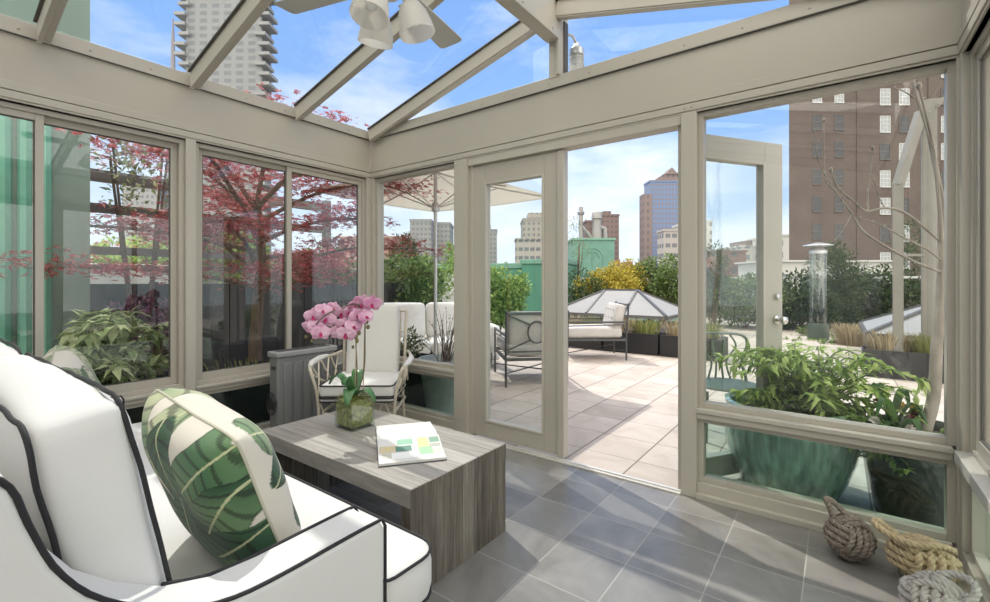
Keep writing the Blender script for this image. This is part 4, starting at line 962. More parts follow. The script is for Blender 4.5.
# ------------------------------------------------------------------ pots and plants by the right window
gp = thing('glazed_pot', 'large round green-glazed pot outside the low right pane', 'pot', (-.235, 3.20, -.03), 0, None)
MB().lathe([(.0, 0), (.235, 0), (.245, .03), (.285, .12), (.325, .24), (.340, .34), (.335, .43), (.318, .475), (.33, .49), (.335, .515), (.31, .52), (.295, .50), (.29, .44)], 48).build('pot_body', GLAZE, gp, ang=60)
MB().lathe([(0, .455), (.283, .45)], 32).build('soil', SOIL, gp)
dp = thing('dark_pot', 'dark slate pot holding the bare tree beside the corner post', 'pot', (.335, 3.165, -.03))
MB().lathe([(0, 0), (.17, 0), (.185, .05), (.215, .25), (.228, .44), (.235, .46), (.235, .485), (.215, .485), (.205, .42)], 40).build('pot_body', DARKGLAZE, dp, ang=60)
MB().lathe([(0, .44), (.208, .435)], 28).build('soil', SOIL, dp)
def fronds(label, name, c, n, r, color, spread, hmin, hmax, pairs, L, W, stemm, cat='plant', group=None, tip=.5):
    t = thing(name, label, cat, c, 0, group); f = MB(); s = MB()
    for i in range(n):
        a = r.uniform(0, 2*PI); q = r.uniform(.25, 1)*spread; hh = r.uniform(hmin, hmax); p0 = Vector((r.uniform(-.07, .07), r.uniform(-.07, .07), 0))
        sn = math.sin(a)*(1 if math.sin(a) > 0 else .5); P = smoothpath([p0, p0+Vector((q*.3*math.cos(a), q*.3*sn, hh*.6)), p0+Vector((q*.75*math.cos(a), q*.75*sn, hh)), p0+Vector((q*1.1*math.cos(a), q*1.1*sn, hh*.92))], 5)
        s.tube(P, [.004]*len(P), 5); k0 = int(len(P)*.35)
        for j in range(k0, len(P)):
            t_ = (P[min(j+1, len(P)-1)]-P[j-1]).normalized()
            for sg in (-1, 1):
                for _ in range(pairs):
                    sd = t_.cross(Vector((0, 0, 1))); sd = (sd.normalized() if sd.length > .01 else Vector((1, 0, 0)))*sg
                    f.leaf(P[j], sd*r.uniform(.5, 1.1)+t_*r.uniform(.2, .9)+rvec(r)*.3, Vector((0, 0, 1))+rvec(r)*.35, L*r.uniform(.7, 1.2), W*r.uniform(.8, 1.2), 0, .12, r.uniform(.1, .4))
        for _ in range(3): f.leaf(P[-1], (P[-1]-P[-2])+rvec(r)*tip*.05, Vector((0, 0, 1))+rvec(r)*.3, L*1.1, W*1.1, 0, .12, .3)
    f.build('foliage', LEAFM[color], t, smooth=False); s.build('stems', stemm, t); return t
fronds('light green leafy plant filling the green glazed pot', 'leafy_plant', (-.14, 3.22, .42), 90, random.Random(11), 'lime', .43, .02, .38, 1, .085, .026, STEMG)
fronds('airy leafy sprigs trailing over the dark pot low behind the glass', 'trailing_plant', (.20, 3.03, .40), 16, random.Random(5), 'light', .20, -.12, .10, 1, .055, .018, STEMG)
# tulip-like broad leaves and flowers in the dark pot
tp = thing('flowering_plant', 'broad-leaved plant with red and yellow flowers at the foot of the bare tree', 'plant', (.24, 3.10, .405)); r = random.Random(3); f = MB()
for a, L, ri in ((.9, .16, .24), (2.2, .17, .26), (3.9, .16, .22), (2.6, .20, .12), (.3, .16, .19), (1.2, .18, .17), (4.0, .18, .10), (5.2, .15, .14), (3.3, .20, .07), (5.9, .14, .17), (2.0, .19, .1)): strap(f, (r.uniform(-.05, .05), r.uniform(-.05, .05), 0), a, L, .042, ri, .03)
f.build('leaf', leafmat('broad_leaf', (.075, .17, .05), (.15, .27, .08)), tp, smooth=True)
for col, nm, pts in (((.22, .03, .05), 'red', ((-.06, .03, .17), (.05, -.04, .11), (.06, .02, .12))), ((.80, .55, .06), 'yellow', ((.03, .05, .15), (.07, .06, .14))), ((.75, .70, .66), 'white', ((-.09, -.06, .08), (.04, -.07, .07)))):
    fm = mat(nm+'_flower', col, .6, var=.3, scale=30)
    for q in pts:
        b = MB()
        for k in range(22): b.leaf(Vector(q), rvec(r)+Vector((0, 0, .6)), rvec(r), .028, .02)
        b.build(nm+'_blossom', fm, tp)
def tube_taper(mb, pts, r0, r1, n=7, sub=5):
    P = smoothpath(pts, sub); k = len(P); mb.tube(P, [r0+(r1-r0)*i/(k-1) for i in range(k)], n); return P
bt = thing('bare_tree', 'slender bare tree with pale bark growing from the dark pot', 'tree', (.350, 3.165, .41)); o = Vector(bt.location)
A = lambda u, v, d: at(u, v, d)-o
b = MB(); tube_taper(b, [(0, 0, -.03), (.002, 0, .03), A(934, 395, 2.335), A(937, 340, 2.34), A(941, 290, 2.35), A(943, 250, 2.36), A(944, 205, 2.36)], .031, .017, 10); b.build('trunk', BARKG, bt)
BR = [([(941, 272, 2.35), (915, 262, 2.36), (885, 246, 2.40), (862, 230, 2.45), (852, 214, 2.48), (834, 190, 2.52), (825, 175, 2.55), (824, 120, 2.58)], .011, .004),
      ([(944, 245, 2.36), (930, 232, 2.38), (905, 213, 2.42), (885, 208, 2.44), (866, 211, 2.46), (852, 200, 2.5), (838, 188, 2.55), (831, 170, 2.56)], .012, .005),
      ([(944, 210, 2.36), (936, 170, 2.37), (928, 130, 2.38), (918, 100, 2.40), (912, 75, 2.42), (908, 50, 2.44)], .018, .007),
      ([(943, 250, 2.36), (938, 190, 2.33), (934, 150, 2.31), (925, 110, 2.30), (919, 86, 2.30)], .013, .006),
      ([(943, 262, 2.36), (928, 250, 2.33), (905, 238, 2.30), (880, 225, 2.28), (860, 218, 2.27)], .008, .003),
      ([(868, 211, 2.46), (868, 190, 2.47), (871, 165, 2.48), (873, 148, 2.48)], .006, .004), ([(885, 208, 2.44), (878, 195, 2.43), (874, 180, 2.42)], .004, .0025),
      ([(918, 100, 2.4), (905, 92, 2.42), (895, 88, 2.43)], .006, .003), ([(925, 115, 2.38), (936, 108, 2.36), (944, 102, 2.35)], .005, .003), ([(832, 185, 2.53), (818, 160, 2.56), (815, 130, 2.58)], .004, .003), ([(852, 214, 2.48), (843, 230, 2.46), (835, 240, 2.45)], .004, .002)]
for pts, r0, r1 in BR:
    b = MB(); P = tube_taper(b, [A(*q) for q in pts], r0*.72, r1*.72, 7); r = random.Random(len(pts)*7)
    for q in P[2::3]:
        d = rvec(r); b.tube([q, q+d*.02], [.0035, .001], 5)
    b.ell(P[-1], (r1*2, r1*2, r1*3.2), 8, 6); b.build('branch', BARKG, bt)

# ------------------------------------------------------------------ green garden chair behind the open door
GC = mat('sage_green_iron', (.095, .13, .10), .45, .2)
gc = thing('garden_chair', 'green iron garden chair with curved bars beyond the open door', 'garden chair', (-.70, 4.02, -.03), .45); gc.scale = (1.08, 1.08, .90)
for sx in (-1, 1):
    MB().tube(smoothpath([(sx*.20, .20, 0), (sx*.19, .20, .44), (sx*.165, .22, .62), (sx*.21, .24, .78), (sx*.17, .25, .86), (0, .25, .875)], 6), .012, 8).build('leg', GC, gc)
    MB().tube([(sx*.20, -.21, 0), (sx*.19, -.20, .44)], .012, 8).build('leg', GC, gc)
k = MB()
for x0, x1 in ((-.10, -.085), (-.035, -.03), (.035, .03), (.10, .085)): k.tube(smoothpath([(x0*.8, .21, .46), (x0*.55, .225, .62), (x1*1.5, .24, .76), (x1, .25, .865)], 5), .008, 7)
k.build('back_bars', GC, gc)
k = MB().lathe([(0, .445), (.215, .445), (.222, .455), (.215, .465), (0, .467)], 28); k.build('seat', GC, gc)

# ------------------------------------------------------------------ steel frames and heater on the right
STEEL = mat('pale_steel', (.22, .208, .18), .5)
q = at(898, 377, 5.75); t = thing('steel_frame', 'tall pale steel frame with a slanted head behind the bare tree', 'steel frame', (q.x, q.y, -.03)); o = Vector(t.location)
A2 = lambda u, v, d: at(u, v, d)-o
pa, pt, pb2 = A2(898, 183, 5.75), A2(921, 112, 5.75), A2(929, 100, 5.75)
MB().box((-.05, -.04, 0), (.05, .04, pa.z)).build('post', STEEL, t, bevel=.004)
MB().box((pb2.x-.07, pb2.y-.05, 0), (pb2.x+.07, pb2.y+.05, pb2.z)).build('post', STEEL, t, bevel=.004)
MB().bar(pa-Vector((0, 0, .03)), pt, .09, .09).build('slanted_beam', STEEL, t)
MB().bar(pb2-Vector((.02, 0, .05)), A2(985, 92, 5.75), .08, .08).build('top_rail', STEEL, t)
MB().bar(Vector((0, 0, pa.z-.9)), Vector((pb2.x, pb2.y, pa.z-.9)), .03, .03).build('cross_rail', STEEL, t)
for x, y in ((0, 0), (pb2.x, pb2.y)): MB().box((x-.10, y-.09, 0), (x+.10, y+.09, .015)).build('foot_plate', SCREW, t)
hp = at(818, 300, 9.6)
hh = thing('patio_heater', 'slim pale patio heater with a white cap among the shrubs', 'patio heater', (hp.x, hp.y, -.03))
MB().lathe([(.19, 0), (.19, .30), (.17, .34)], 20).build('base', mat('dark_green_enamel', (.05, .07, .05), .5), hh)
MB().lathe([(.15, .34), (.15, 1.82)], 24).build('glass_column', glass('heater_tube_glass', (.80, .84, .82), .12), hh)
MB().lathe([(.16, 1.80), (.16, 1.86), (.10, 1.92)], 20).build('collar', ALU, hh)
MB().lathe([(.10, 1.92), (.27, 1.96), (.26, 1.98), (.05, 2.03), (0, 2.03)], 24).build('cap', ALU, hh)

# ------------------------------------------------------------------ caged lamp outside the gable
wl = thing('caged_lamp', 'caged jelly-jar lamp hanging outside the gable ridge post', 'lamp', (-1.465, FY+.20, 2.60))
MB().lathe([(.0, .265), (.02, .26), (.03, .235), (.052, .215), (.052, .175), (.044, .17)], 18).build('cap', ALU, wl)
MB().lathe([(.040, .17), (.042, .09), (.036, .04), (.02, .012), (0, .006)], 18).build('jar', FROST, wl)
c_ = MB()
for i in range(6):
    a = i*PI/3; c_.tube(smoothpath([(.048*math.cos(a), .048*math.sin(a), .18), (.052*math.cos(a), .052*math.sin(a), .08), (.035*math.cos(a), .035*math.sin(a), .015), (0, 0, -.005)], 4), .003, 5)
for z, q in ((.15, .05), (.10, .052), (.05, .045)): c_.tube([(q*math.cos(t), q*math.sin(t), z) for t in [i/20*2*PI for i in range(20)]], .003, 5, True)
c_.build('cage', ALU, wl)
MB().tube([(-.03, -.12, .29), (-.01, -.04, .30), (0, 0, .255)], .010, 8).build('bracket', ALU, wl)

# ------------------------------------------------------------------ plants against the left and front-left windows
zp = thing('zinc_planter', 'tapered grey zinc planter outside the low pane left of the door', 'planter', (-2.87, 3.10, -.03))
MB().lathe([(0, 0), (.17, 0), (.24, .50), (.25, .51), (.25, .53), (.225, .53), (.21, .44)], 36).build('pot_body', ZINC, zp, ang=60); MB().lathe([(0, .45), (.213, .445)], 24).build('soil', SOIL, zp)
r = random.Random(21); ts = thing('twiggy_shrub', 'bare twiggy shrub fanning up from the zinc planter', 'shrub', (-2.87, 3.10, .41))
s = MB(); f = MB()
for i in range(26):
    a = r.uniform(0, 2*PI); q = r.uniform(.08, .45); hh_ = r.uniform(.3, .62); p = Vector((r.uniform(-.06, .06), r.uniform(-.06, .06), 0))
    P = smoothpath([p, p+Vector((q*.4*math.cos(a), q*.25*math.sin(a), hh_*.55)), p+Vector((q*math.cos(a), q*.4*math.sin(a), hh_))], 5); s.tube(P, [.005-.0004*k for k in range(len(P))], 5)
    for k in P[5:]:
        if r.random() < .45: f.leaf(k, rvec(r)+Vector((0, 0, .3)), rvec(r), .03, .012)
s.build('stems', BARK, ts); f.build('foliage', LEAFM['sage'], ts, smooth=False)
bt2 = thing('trough_planter', 'black trough planter outside the front window corner', 'planter', (-3.42, 3.10, -.03))
b = MB(); b.box((-.28, -.2, 0), (.28, .2, .05)).box((-.28, -.2, .05), (-.265, .2, .5)).box((.265, -.2, .05), (.28, .2, .5)).box((-.265, -.2, .05), (.265, -.185, .5)).box((-.265, .185, .05), (.265, .2, .5)); b.build('box', BLACKP, bt2, bevel=.003); MB().box((-.265, -.185, .40), (.265, .185, .45)).build('soil', SOIL, bt2)
shrub('low_shrub', 'low silvery green shrub in the black trough by the front window corner', (-3.42, 3.10, .57), (.24, .17, .13), 'sage', 18, 26, .05, .02, 31, None, base=.42)
for y0, y1, lb in ((-.55, 1.15, 'long black trough planter outside the middle left window'), (1.25, 2.62, 'long black trough planter outside the left corner window')):
    cy, hy = (y0+y1)/2, (y1-y0)/2; t = thing('trough_planter', lb, 'planter', (-4.02, cy, -.03), 0, 'black trough planters outside the glass')
    b = MB(); b.box((-.22, -hy, 0), (.22, hy, .05)).box((-.22, -hy, .05), (-.205, hy, .50)).box((.205, -hy, .05), (.22, hy, .50)).box((-.205, -hy, .05), (.205, -hy+.015, .5)).box((-.205, hy-.015, .05), (.205, hy, .5)); b.build('box', BLACKP, t, bevel=.003); MB().box((-.205, -hy+.015, .40), (.205, hy-.015, .45)).build('soil', SOIL, t)
fronds('broad leafy light green shrub outside the middle left window', 'leafy_shrub', (-4.02, .94, .40), 60, random.Random(8), 'pale', .46, .14, .58, 1, .11, .044, STEMG, 'shrub')
grassclump('sparse low grass in the trough outside the left corner window', (-4.02, 1.9, .41), .13, (.18, .5), 70, 'grass', 77, None)
shrub('heather', 'purple heather bush before the black fence outside the middle window', (-5.35, 1.62, .78), (.34, .40, .22), 'purple', 26, 30, .06, .025, 41, None, base=-.03)

# ------------------------------------------------------------------ red Japanese maple
mp_ = thing('japanese_maple', 'red Japanese maple with layered branches outside the left corner window', 'maple tree', (-5.0, 2.42, -.03)); r = random.Random(17)
tr = MB(); P = tube_taper(tr, [(0, 0, 0), (.03, -.02, .5), (-.02, .03, 1.0), (.02, .05, 1.5), (-.03, .02, 2.1)], .075, .04, 10); tr.build('trunk', BARK, mp_)
lf = MB(); spray = []
def mleaf(p, sc):
    # one palmate leaf: five narrow lobes
    d = rvec(r); d.z = d.z*.35-.2; d.normalize(); nn = (Vector((0, 0, 1))+rvec(r)*.45).normalized(); x = d.cross(nn).normalized()
    for a, l in ((0, 1), (.65, .85), (-.65, .85), (1.3, .55), (-1.3, .55)):
        dd = d*math.cos(a)+x*math.sin(a); tip = p+dd*sc*l; sw = nn.cross(dd)*sc*.13
        lf.add([p, p+dd*sc*l*.5+sw, tip, p+dd*sc*l*.5-sw], [(0, 1, 2, 3)])
limbs = []
for i in range(17):
    a = i*2.399+r.uniform(-.3, .3); z0 = 1.02+.075*i; L_ = r.uniform(1.15, 1.95)*(1.0 if i < 13 else .7); zz_ = r.uniform(.1, .45)+(.35 if i > 8 else 0)
    p0 = Vector((0, 0, min(z0, 2.0))); d = Vector((math.cos(a), math.sin(a), 0))
    pts = [p0, p0+d*L_*.35+Vector((0, 0, zz_*.7)), p0+d*L_*.7+Vector((r.uniform(-.1, .1), r.uniform(-.1, .1), zz_)), p0+d*L_+Vector((0, 0, zz_*.9))]
    if (p0+d*L_).x > 1.1: pts = [p0+(q-p0)*1.1/(p0+d*L_).x for q in pts]
    b = MB(); P = tube_taper(b, pts, .026, .006, 7)
    for q in P[4:]:
        for _ in range(2):
            e = q+Vector((r.uniform(-.35, .35), r.uniform(-.35, .35), r.uniform(-.05, .12))); b.tube([q, (q+e)/2+Vector((0, 0, .03)), e], [.005, .004, .002], 5); spray.append(e)
    b.build('limb', BARK, mp_)
for e in spray:
    for k in range(30):
        o_ = Vector((r.gauss(0, .14), r.gauss(0, .14), r.gauss(0, .035))); q = e+o_
        if q.x < 1.26 and q.z > 1.12 and not (q.x < -.1 and q.y < -1.22): mleaf(q, r.uniform(.045, .075))
lf.build('foliage', LEAFM['red'], mp_, smooth=False)

shrub('young_tree', 'slender young tree with sparse green leaves before the trellis rails', (-5.75, 1.62, 2.35), (.38, .42, .50), 'pale', 26, 16, .075, .04, 71, None, 'tree', base=-.03)
# ------------------------------------------------------------------ fence, rails and walls outside on the left
t = thing('garden_fence', 'black board fence behind the maple on the left of the terrace', 'fence', (-6.05, 3.0, -.03))
b = MB()
for i in range(24): b.box((-.02, -2.4+i*.2, .05), (.02, -2.4+i*.2+.194, 1.20))
b.build('boards', BLACKP, t, bevel=.003); b = MB()
for i in range(5): b.box((-.06, -2.4+i*1.19, 0), (-.02, -2.32+i*1.19, 1.22))
b.build('post', BLACKP, t)
t = thing('trellis_rails', 'dark grey horizontal rails on posts above the black fence', 'rail screen', (-6.5, 2.4, -.03)); RAIL = mat('weathered_grey_rail', (.20, .185, .17), .7)
for z, hgt in ((2.32, .13), (1.98, .10), (1.52, .09), (1.36, .05)): MB().box((-.03, -1.8, z), (.03, 1.9, z+hgt)).build('rail', RAIL, t)
for y in (-1.75, 1.85): MB().box((-.05, y-.05, 0), (.05, y+.05, 2.5)).build('post', RAIL, t)
b = MB().box((-8.6, -3.6, -.03), (-8.4, 9.5, 1.45)); tag(b.build('parapet', mat('pale_parapet', (.62, .60, .56), .8), bevel=.02), 'pale low parapet wall beyond the fence on the left', 'parapet')
t = thing('neighbour_wall', 'tall pale green neighbouring wall at the left edge', 'building', (-5.2, -1.2, -.03))
NWALL = mat('grey_green_render', (.22, .30, .25), .85, var=.10, scale=1.2); NG = mat('green_corrugated_sheet', (.15, .42, .30), .7, var=.1, scale=3)
MB().box((-1.2, -1.6, 0), (0, 2.30, 6.4)).build('wall', NWALL, t)
b = MB()
for i in range(32): b.lathe([(.045, 0), (.045, 3.2)], 8, (.01, -1.55+i*.115, 0))
b.build('corrugated_panel', NG, t)
MB().box((.0, -1.6, 3.2), (.12, 2.05, 3.3)).build('ledge', NWALL, t)
for u, v, d, rad, cl, lb, sd_ in ((135, 268, 8.2, (.9, .9, .42), 'lime', 'bright yellow-green shrub behind the black fence', 51), (220, 262, 8.2, (.8, .8, .5), 'light', 'light green bushes behind the maple trunk', 52), (315, 285, 7.6, (.9, .7, .5), 'mid', 'mid green bush behind the maple near the heater', 53)):
    p = at(u, v, d); shrub('bush', lb, p, rad, cl, 110, 40, .12, .06, sd_, None, base=-.03)

# ------------------------------------------------------------------ bushes beyond the terrace
BSH = [('bush', 'feathery mid green bush behind the outdoor sofa', 400, 291, 8.2, (.80, .6, .58), 'mid', 120, 50, .09, .04), ('conifer', 'young pointed conifer above the bush by the umbrella pole', 405, 270, 9.2, (.32, .32, .68), 'conifer', 60, 50, .09, .025),
       ('bush', 'light green bush right of the umbrella pole', 452, 268, 10.5, (.7, .6, .55), 'light', 40, 34, .09, .04), ('bush', 'rounded yellow-green bush before the green wall seen through the door', 500, 296, 10.5, (.62, .55, .62), 'light', 120, 46, .10, .05),
       ('bush', 'dark green bush left of the yellow shrub', 578, 296, 12.6, (.75, .6, .62), 'dark', 46, 36, .09, .04), ('bush', 'golden yellow shrub behind the glass roof lantern', 608, 291, 13.2, (.95, .7, .52), 'yellow', 120, 44, .10, .05),
       ('bush', 'tall golden shrub rising above the roof lantern', 624, 284, 14.2, (.7, .6, .58), 'yellow', 80, 40, .10, .05), ('bush', 'olive green bush right of the yellow shrub', 662, 285, 13.6, (.95, .7, .80), 'mid', 120, 44, .10, .05),
       ('conifer', 'feathery conifer seen through the open door glass', 712, 278, 11.2, (.42, .42, 1.05), 'conifer', 60, 40, .09, .022), ('bush', 'dense dark hedge bush behind the open door', 745, 302, 12.0, (1.1, .7, .62), 'mid', 110, 44, .10, .045),
       ('bush', 'dense dark bush right of the door knob', 798, 305, 11.6, (.8, .7, .72), 'dark', 110, 44, .10, .045), ('conifer', 'tall green conifer before the brick tower', 836, 292, 12.2, (.62, .62, 1.25), 'conifer', 130, 50, .12, .028),
       ('bush', 'dark glossy bush left of the right roof lantern', 880, 302, 12.5, (1.1, .8, .80), 'dark', 130, 44, .11, .05), ('conifer', 'slim conifer behind the pale steel post', 912, 262, 13.5, (.45, .45, 1.3), 'conifer', 50, 36, .10, .024),
       ('bush', 'low green sedum mound by the terrace edge', 812, 336, 10.2, (.42, .4, .16), 'mid', 30, 30, .05, .03), ('bush', 'low bright groundcover strip before the hedge', 835, 343, 9.0, (.85, .3, .10), 'light', 40, 34, .04, .025)]
for i, (nm, lb, u, v, d, rad, cl, n, per, L, W) in enumerate(BSH): shrub(nm, lb, at(u, v, d), rad, cl, n, per, L*1.15, W*1.25, 100+i, 'shrubs along the terrace edge', 'shrub', base=-.03, csize=.34, up=.5 if nm == 'conifer' else .25)
grassclump('feathery fountain grass clump before the right skylight', (at(853, 345, 8.7).x, at(853, 345, 8.7).y, -.03), .42, (.26, .22), 700, 'straw', 91, None)
p = at(577, 250, 16); shrub('thin_tree', 'thin leafless treetop beside the green roof house', p, (.5, .5, 1.2), 'sage', 40, 14, .09, .03, 61, None, 'tree', base=-.03)
t = thing('edge_wall', 'low pale parapet rail along the far side of the terrace', 'parapet', (0, 16.2, -.03)); MB().box((-12, 0, 0), (8.5, .15, .75)).build('wall', mat('grey_parapet', (.38, .36, .33), .85), t); MB().box((-12, .03, 1.30), (8.5, .10, 1.36)).build('rail', ALU, t); b = MB()
for i in range(14): b.box((-11.6+i*1.5, .04, .75), (-11.56+i*1.5, .09, 1.30))
b.build('baluster', ALU, t)

# ------------------------------------------------------------------ green structures on the roofs
p = at(512, 281, 15.5); t = thing('green_wall', 'green painted metal enclosure behind the yellow-green bush', 'enclosure', (p.x, p.y, -3.0), YAW-.35)
MB().box((-4.6, 0, 0), (.45, 2.2, 4.62)).box((.45, -.35, 0), (1.9, 2.2, 4.75)).build('panels', GREENP, t, bevel=.02)
MB().box((-4.65, -.06, 4.62), (.45, 2.25, 4.80)).box((.40, -.42, 4.75), (1.96, 2.25, 4.90)).build('coping', GREENP2, t, bevel=.02)
p = at(594, 281, 27); t = thing('roof_house', 'green clad rooftop house with arched panel and vent pipes', 'roof house', (p.x, p.y, -6), YAW)
z = 6+EYE+(281-240)/FPX*27
MB().box((-1.2, 0, 0), (1.2, 2.4, z)).build('walls', GREENP2, t); MB().box((-1.28, -.08, z), (1.28, 2.48, z+.12)).build('roof_cap', mat('green_roof_cap', (.18, .33, .25), .6), t)
b = MB()
for rr in (.62, .42): b.tube([(rr*math.cos(a)-.1, -.02, z-1.1+rr*math.sin(a)) for a in [i/16*PI for i in range(17)]], .02, 6)
for x in (-.72, -.1, .52): b.tube([(x, -.02, z-2.4), (x, -.02, z-1.1 if x != -.1 else z-.5)], .02, 6)
b.build('arched_panel', mat('green_moulding', (.14, .30, .22), .6), t)
VP = mat('galvanised_vent', (.30, .29, .28), .5, .3)
MB().lathe([(.13, z), (.13, z+1.55), (.20, z+1.62), (.22, z+1.75), (.14, z+1.8), (.12, z+2.05), (0, z+2.1)], 14, (-.62, .8, 0)).tube([(-.6, .8, z+.9), (-.2, .8, z+.5), (.1, .8, z+.1)], .10, 8).build('vent_pipe', VP, t)
MB().lathe([(.30, z), (.30, z+.5), (.26, z+.9), (.26, z+1.3), (.34, z+1.35), (.30, z+1.7), (.25, z+1.75)], 14, (.35, .8, 0)).tube([(.35, .8, z+.9), (.8, .8, z+.75), (.85, .8, z+.05)], .16, 8).build('vent_pipe', VP, t)

# ================================================================== THE CITY
def building(label, u0, u1, vtop, d, dep, m, extra=(), rz=0, roof=None):
    a = at(u0, 281, d); c = at(u1, 281, d); w = (c-a).length; mid = (a+c)/2; h_ = EYE+(281-vtop)/FPX*d+44
    t = thing('tower', label, 'building', (mid.x, mid.y, -44), YAW+rz, 'city towers'); MB().box((-w/2, 0, 0), (w/2, dep, h_)).build('walls', m, t, smooth=False)
    MB().box((-w/2-.3, -.3, h_), (w/2+.3, dep+.3, h_+d*.004)).build('roof', roof or m, t, smooth=False)
    for nm, x0, x1, z1, mm in extra: MB().box((-w/2+w*x0, dep*.15, h_), (-w/2+w*x1, dep*.8, h_+z1)).build(nm, mm or m, t, smooth=False)
    return t, w, h_
F_GREY = facade('grey_tower_facade', (.33, .325, .325), (.21, .22, .24), 2.2, 2.8, .55, .5); F_TAN = facade('tan_tower_facade', (.36, .335, .30), (.20, .20, .21), 2.4, 2.8, .5, .5)
F_BR = facade('red_brown_tower_facade', (.21, .15, .135), (.12, .115, .12), 2.2, 2.8, .45, .5); F_OFF = facade('cream_office_facade', (.40, .375, .34), (.17, .18, .19), 2.4, 3.6, .75, .42)
F_GL = facade('blue_glass_facade', (.17, .16, .20), (.12, .20, .36), 1.7, 2.4, .72, .72, .3); F_LOW = facade('low_brick_facade', (.30, .17, .13), (.16, .15, .15), 3.4, 3.6, .4, .45); F_WH = facade('white_flat_facade', (.60, .58, .54), (.25, .26, .28), 3.0, 3.2, .5, .45)
F_BAL = facade('balcony_tower_facade', (.27, .275, .28), (.19, .20, .215), 5.0, 3.1, .6, .55); F_PINK = facade('rose_brick_facade', (.42, .29, .25), (.22, .20, .20), 2.6, 3.0, .4, .5)
building('rose brick apartment block behind the maple branches', 340, 402, 238, 120, 20, F_PINK)
building('left of the twin grey towers seen past the umbrella pole', 410, 431, 221, 250, 22, F_GREY)
building('right of the twin grey towers seen past the umbrella pole', 432, 450, 224, 262, 22, F_GREY)
building('slim grey tower at the left edge of the closed door glass', 476, 497, 231, 280, 22, F_GREY, (('crown', .3, .7, 4, None),))
building('cream office block seen through the closed door', 516, 556, 240, 190, 10, F_OFF)
building('stepped tan tower above the cream office block', 523, 552, 220, 226, 20, F_TAN, (('crown', .2, .7, 4, None),))
building('brown tower behind the vent pipes', 603, 619, 216, 240, 20, F_BR, (('crown', .1, .6, 3, None),))
building('dark brown tower left behind the green roof house', 586, 601, 222, 250, 20, F_BR)
t, w, h_ = building('tall blue glass tower with brown corners and a peaked crown', 650, 690, 182, 230, 9, F_GL)
F_PIER = facade('brown_pier_facade', (.22, .175, .165), (.13, .12, .13), 2.4, 3.6, .4, .5)
MB().box((-w/2-3.4, -.4, 0), (-w/2+.8, 6, h_-6)).build('corner_pier', F_PIER, t, smooth=False)
MB().prism([(-w*.30, h_), (w*.40, h_), (w*.40, h_+2), (w*.22, h_+5), (w*.02, h_+5.5), (-w*.16, h_+4), (-w*.30, h_+2)], 'y', 1, 9).build('crown', F_PIER, t, smooth=False)
MB().prism([(-w*.1, h_+4), (w*.22, h_+4), (w*.06, h_+7.5)], 'y', .5, 8).build('gable', F_PIER, t, smooth=False)
building('low cream office with window bands before the glass tower', 664, 706, 231, 170, 7, F_OFF)
building('white block glimpsed through the open door glass', 692, 712, 222, 185, 20, F_WH)
building('low red brick house below the glass tower', 612, 652, 267, 90, 14, F_LOW, (('chimney', .2, .28, 1.6, None), ('chimney', .5, .6, 1.2, None)))
building('low red brick rooftop seen through the open door glass', 716, 746, 252, 100, 14, F_LOW)
building('pale grey low block by the open door stile', 742, 768, 247, 130, 14, F_WH, (('water_tank', .3, .6, 2, F_BR),))
building('narrow white block left of the brick tower', 778, 800, 236, 120, 14, F_WH)
building('long low white building under the brick tower', 770, 900, 262, 46, 6, facade('white_row_facade', (.55, .53, .49), (.20, .22, .24), 3.2, 3.4, .5, .5))
# balcony tower on the left
t, w, h_ = building('tall grey tower ringed with balconies high on the left', 186, 262, -150, 190, 8, F_BAL)
bm_ = mat('balcony_concrete', (.30, .30, .30), .8); k = 0
for i in range(30):
    z = 60+i*4.1
    for sx in (-1, 1):
        if k < 60: MB().box((sx*w/2-2.2+(1.6 if (i % 3) else 0)*sx, -1.8, z), (sx*w/2+2.2+(1.6 if (i % 3) else 0)*sx, 6, z+1.3)).build('balcony', bm_, t, smooth=False)
        k += 1
building('grey tower glimpsed behind the trellis rails', 122, 160, 184, 200, 22, F_GREY)
p = at(173, 281, 420); t = thing('spire', 'thin antenna spire left of the balcony tower', 'spire', (p.x, p.y, -44)); zt = EYE+(281-18)/FPX*420+44
MB().lathe([(5, 0), (5, zt*.80), (2.2, zt*.82), (1.6, zt*.92), (.5, zt), (0, zt+.1)], 8).build('mast', mat('dark_mast', (.22, .21, .23), .6), t)
# big brick apartment tower on the right
BD = 60.0; a = at(789, 281, BD); c = at(1010, 281, BD); w = (c-a).length; mid = (a+c)/2
t = thing('brick_tower', 'large brown brick apartment tower on the right with paired windows', 'building', (mid.x, mid.y, -44), YAW)
m, nt, pb = new_mat('brown_brick'); tc = nt.nodes.new('ShaderNodeTexCoord'); mp2 = nt.nodes.new('ShaderNodeMapping'); mp2.inputs['Rotation'].default_value = (PI/2, 0, 0); nt.links.new(tc.outputs['Object'], mp2.inputs[0])
bt_ = nt.nodes.new('ShaderNodeTexBrick'); bt_.inputs['Scale'].default_value = 2.2; bt_.inputs['Color1'].default_value = (.125, .095, .083, 1); bt_.inputs['Color2'].default_value = (.155, .118, .10, 1); bt_.inputs['Mortar'].default_value = (.13, .105, .093, 1); bt_.inputs['Mortar Size'].default_value = .02
nt.links.new(mp2.outputs[0], bt_.inputs['Vector']); n = nt.nodes.new('ShaderNodeTexNoise'); n.inputs['Scale'].default_value = .35; n.inputs['Detail'].default_value = 6; nt.links.new(tc.outputs['Object'], n.inputs['Vector'])
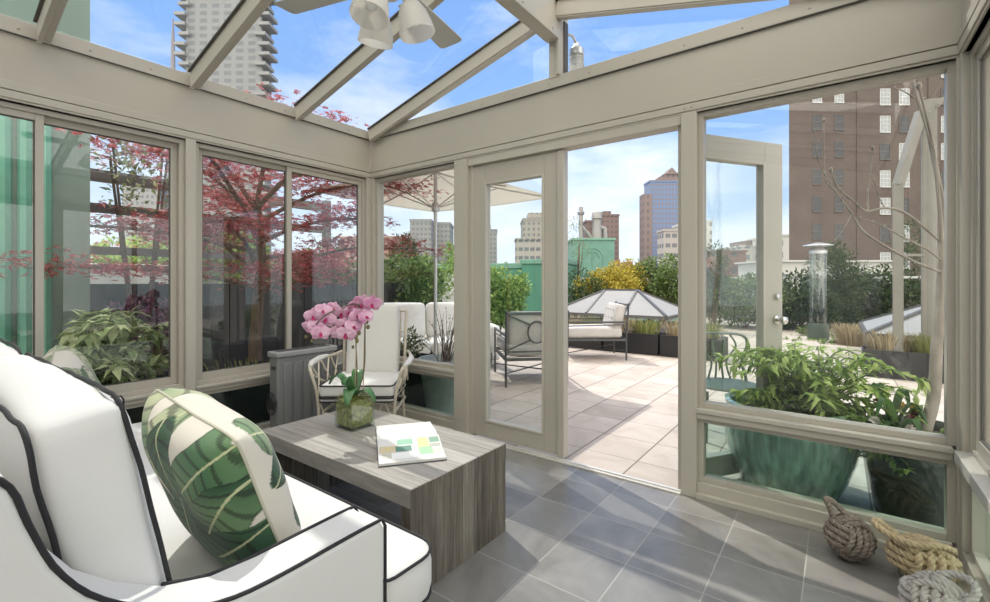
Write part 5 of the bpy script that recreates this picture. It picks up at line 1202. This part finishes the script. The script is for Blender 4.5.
mx = nt.nodes.new('ShaderNodeMix'); mx.data_type = 'RGBA'; mx.blend_type = 'MULTIPLY'; mx.inputs[0].default_value = .7; nt.links.new(bt_.outputs[0], mx.inputs[6]); nt.links.new(ramp(nt, n.outputs[0], [(.3, (.75, .72, .72)), (.7, (1.1, 1.05, 1.05))]), mx.inputs[7]); nt.links.new(mx.outputs[2], pb.inputs['Base Color']); pb.inputs['Roughness'].default_value = .9
MB().prism([(-w/2, 0), (w/2, 0), (w/2, 18), (-w/2+12.2, 18)], 'z', 0, 92).build('walls', m, t, smooth=False)
b = MB()
for x in (-w/2+8.9, -w/2+18.2): b.box((x-.12, -.12, 0), (x+.12, 0, 92))
b.build('pilaster', m, t, smooth=False)
DW = mat('dark_window_glass', (.05, .05, .055), .15); WF = mat('white_sash', (.60, .58, .55), .6); LW_ = mat('pale_window_glass', (.36, .38, .40), .2)
def sc2(u): return (u-789)/FPX*BD-w/2
k = 0
for ui, u in enumerate((817, 839, 885, 904, 946, 962)):
    for i in range(-2, 9):
        v = 122+i*27.3+(0 if u < 870 else 2)
        if v > 275 or k >= 90: continue
        z = 44+EYE+(281-v)/FPX*BD; x = sc2(u); ww, hh_ = (.62, .98) if u < 870 else (.68, 1.05); pale = u > 870 and (i+ui) % 3 != 0 or i == -2 or i == -1 and u < 870
        wn = MB()
        for e in (((x-ww, -.06, z-hh_), (x-ww+.09, .02, z+hh_)), ((x+ww-.09, -.06, z-hh_), (x+ww, .02, z+hh_)), ((x-ww, -.06, z+hh_-.09), (x+ww, .02, z+hh_)), ((x-ww, -.14, z-hh_-.12), (x+ww, .02, z-hh_)), ((x-ww, -.06, z-.05), (x+ww, .02, z+.05))): wn.box(*e)
        if pale:
            for q in (-.33, .33): wn.box((x+q*ww-.035, -.05, z-hh_), (x+q*ww+.035, .02, z+hh_))
            for q in (-.5, .5): wn.box((x-ww, -.05, z+q*hh_-.035), (x+ww, .02, z+q*hh_+.035))
        wo = wn.build('window', WF if pale else mat('dark_sash', (.13, .11, .10), .6) if 'dark_sash' not in bpy.data.materials else bpy.data.materials['dark_sash'] if not pale else WF, t, smooth=False)
        MB().box((x-ww+.02, -.02, z-hh_+.02), (x+ww-.02, -.005, z+hh_-.02)).build('pane', LW_ if pale else DW, wo, smooth=False); k += 1
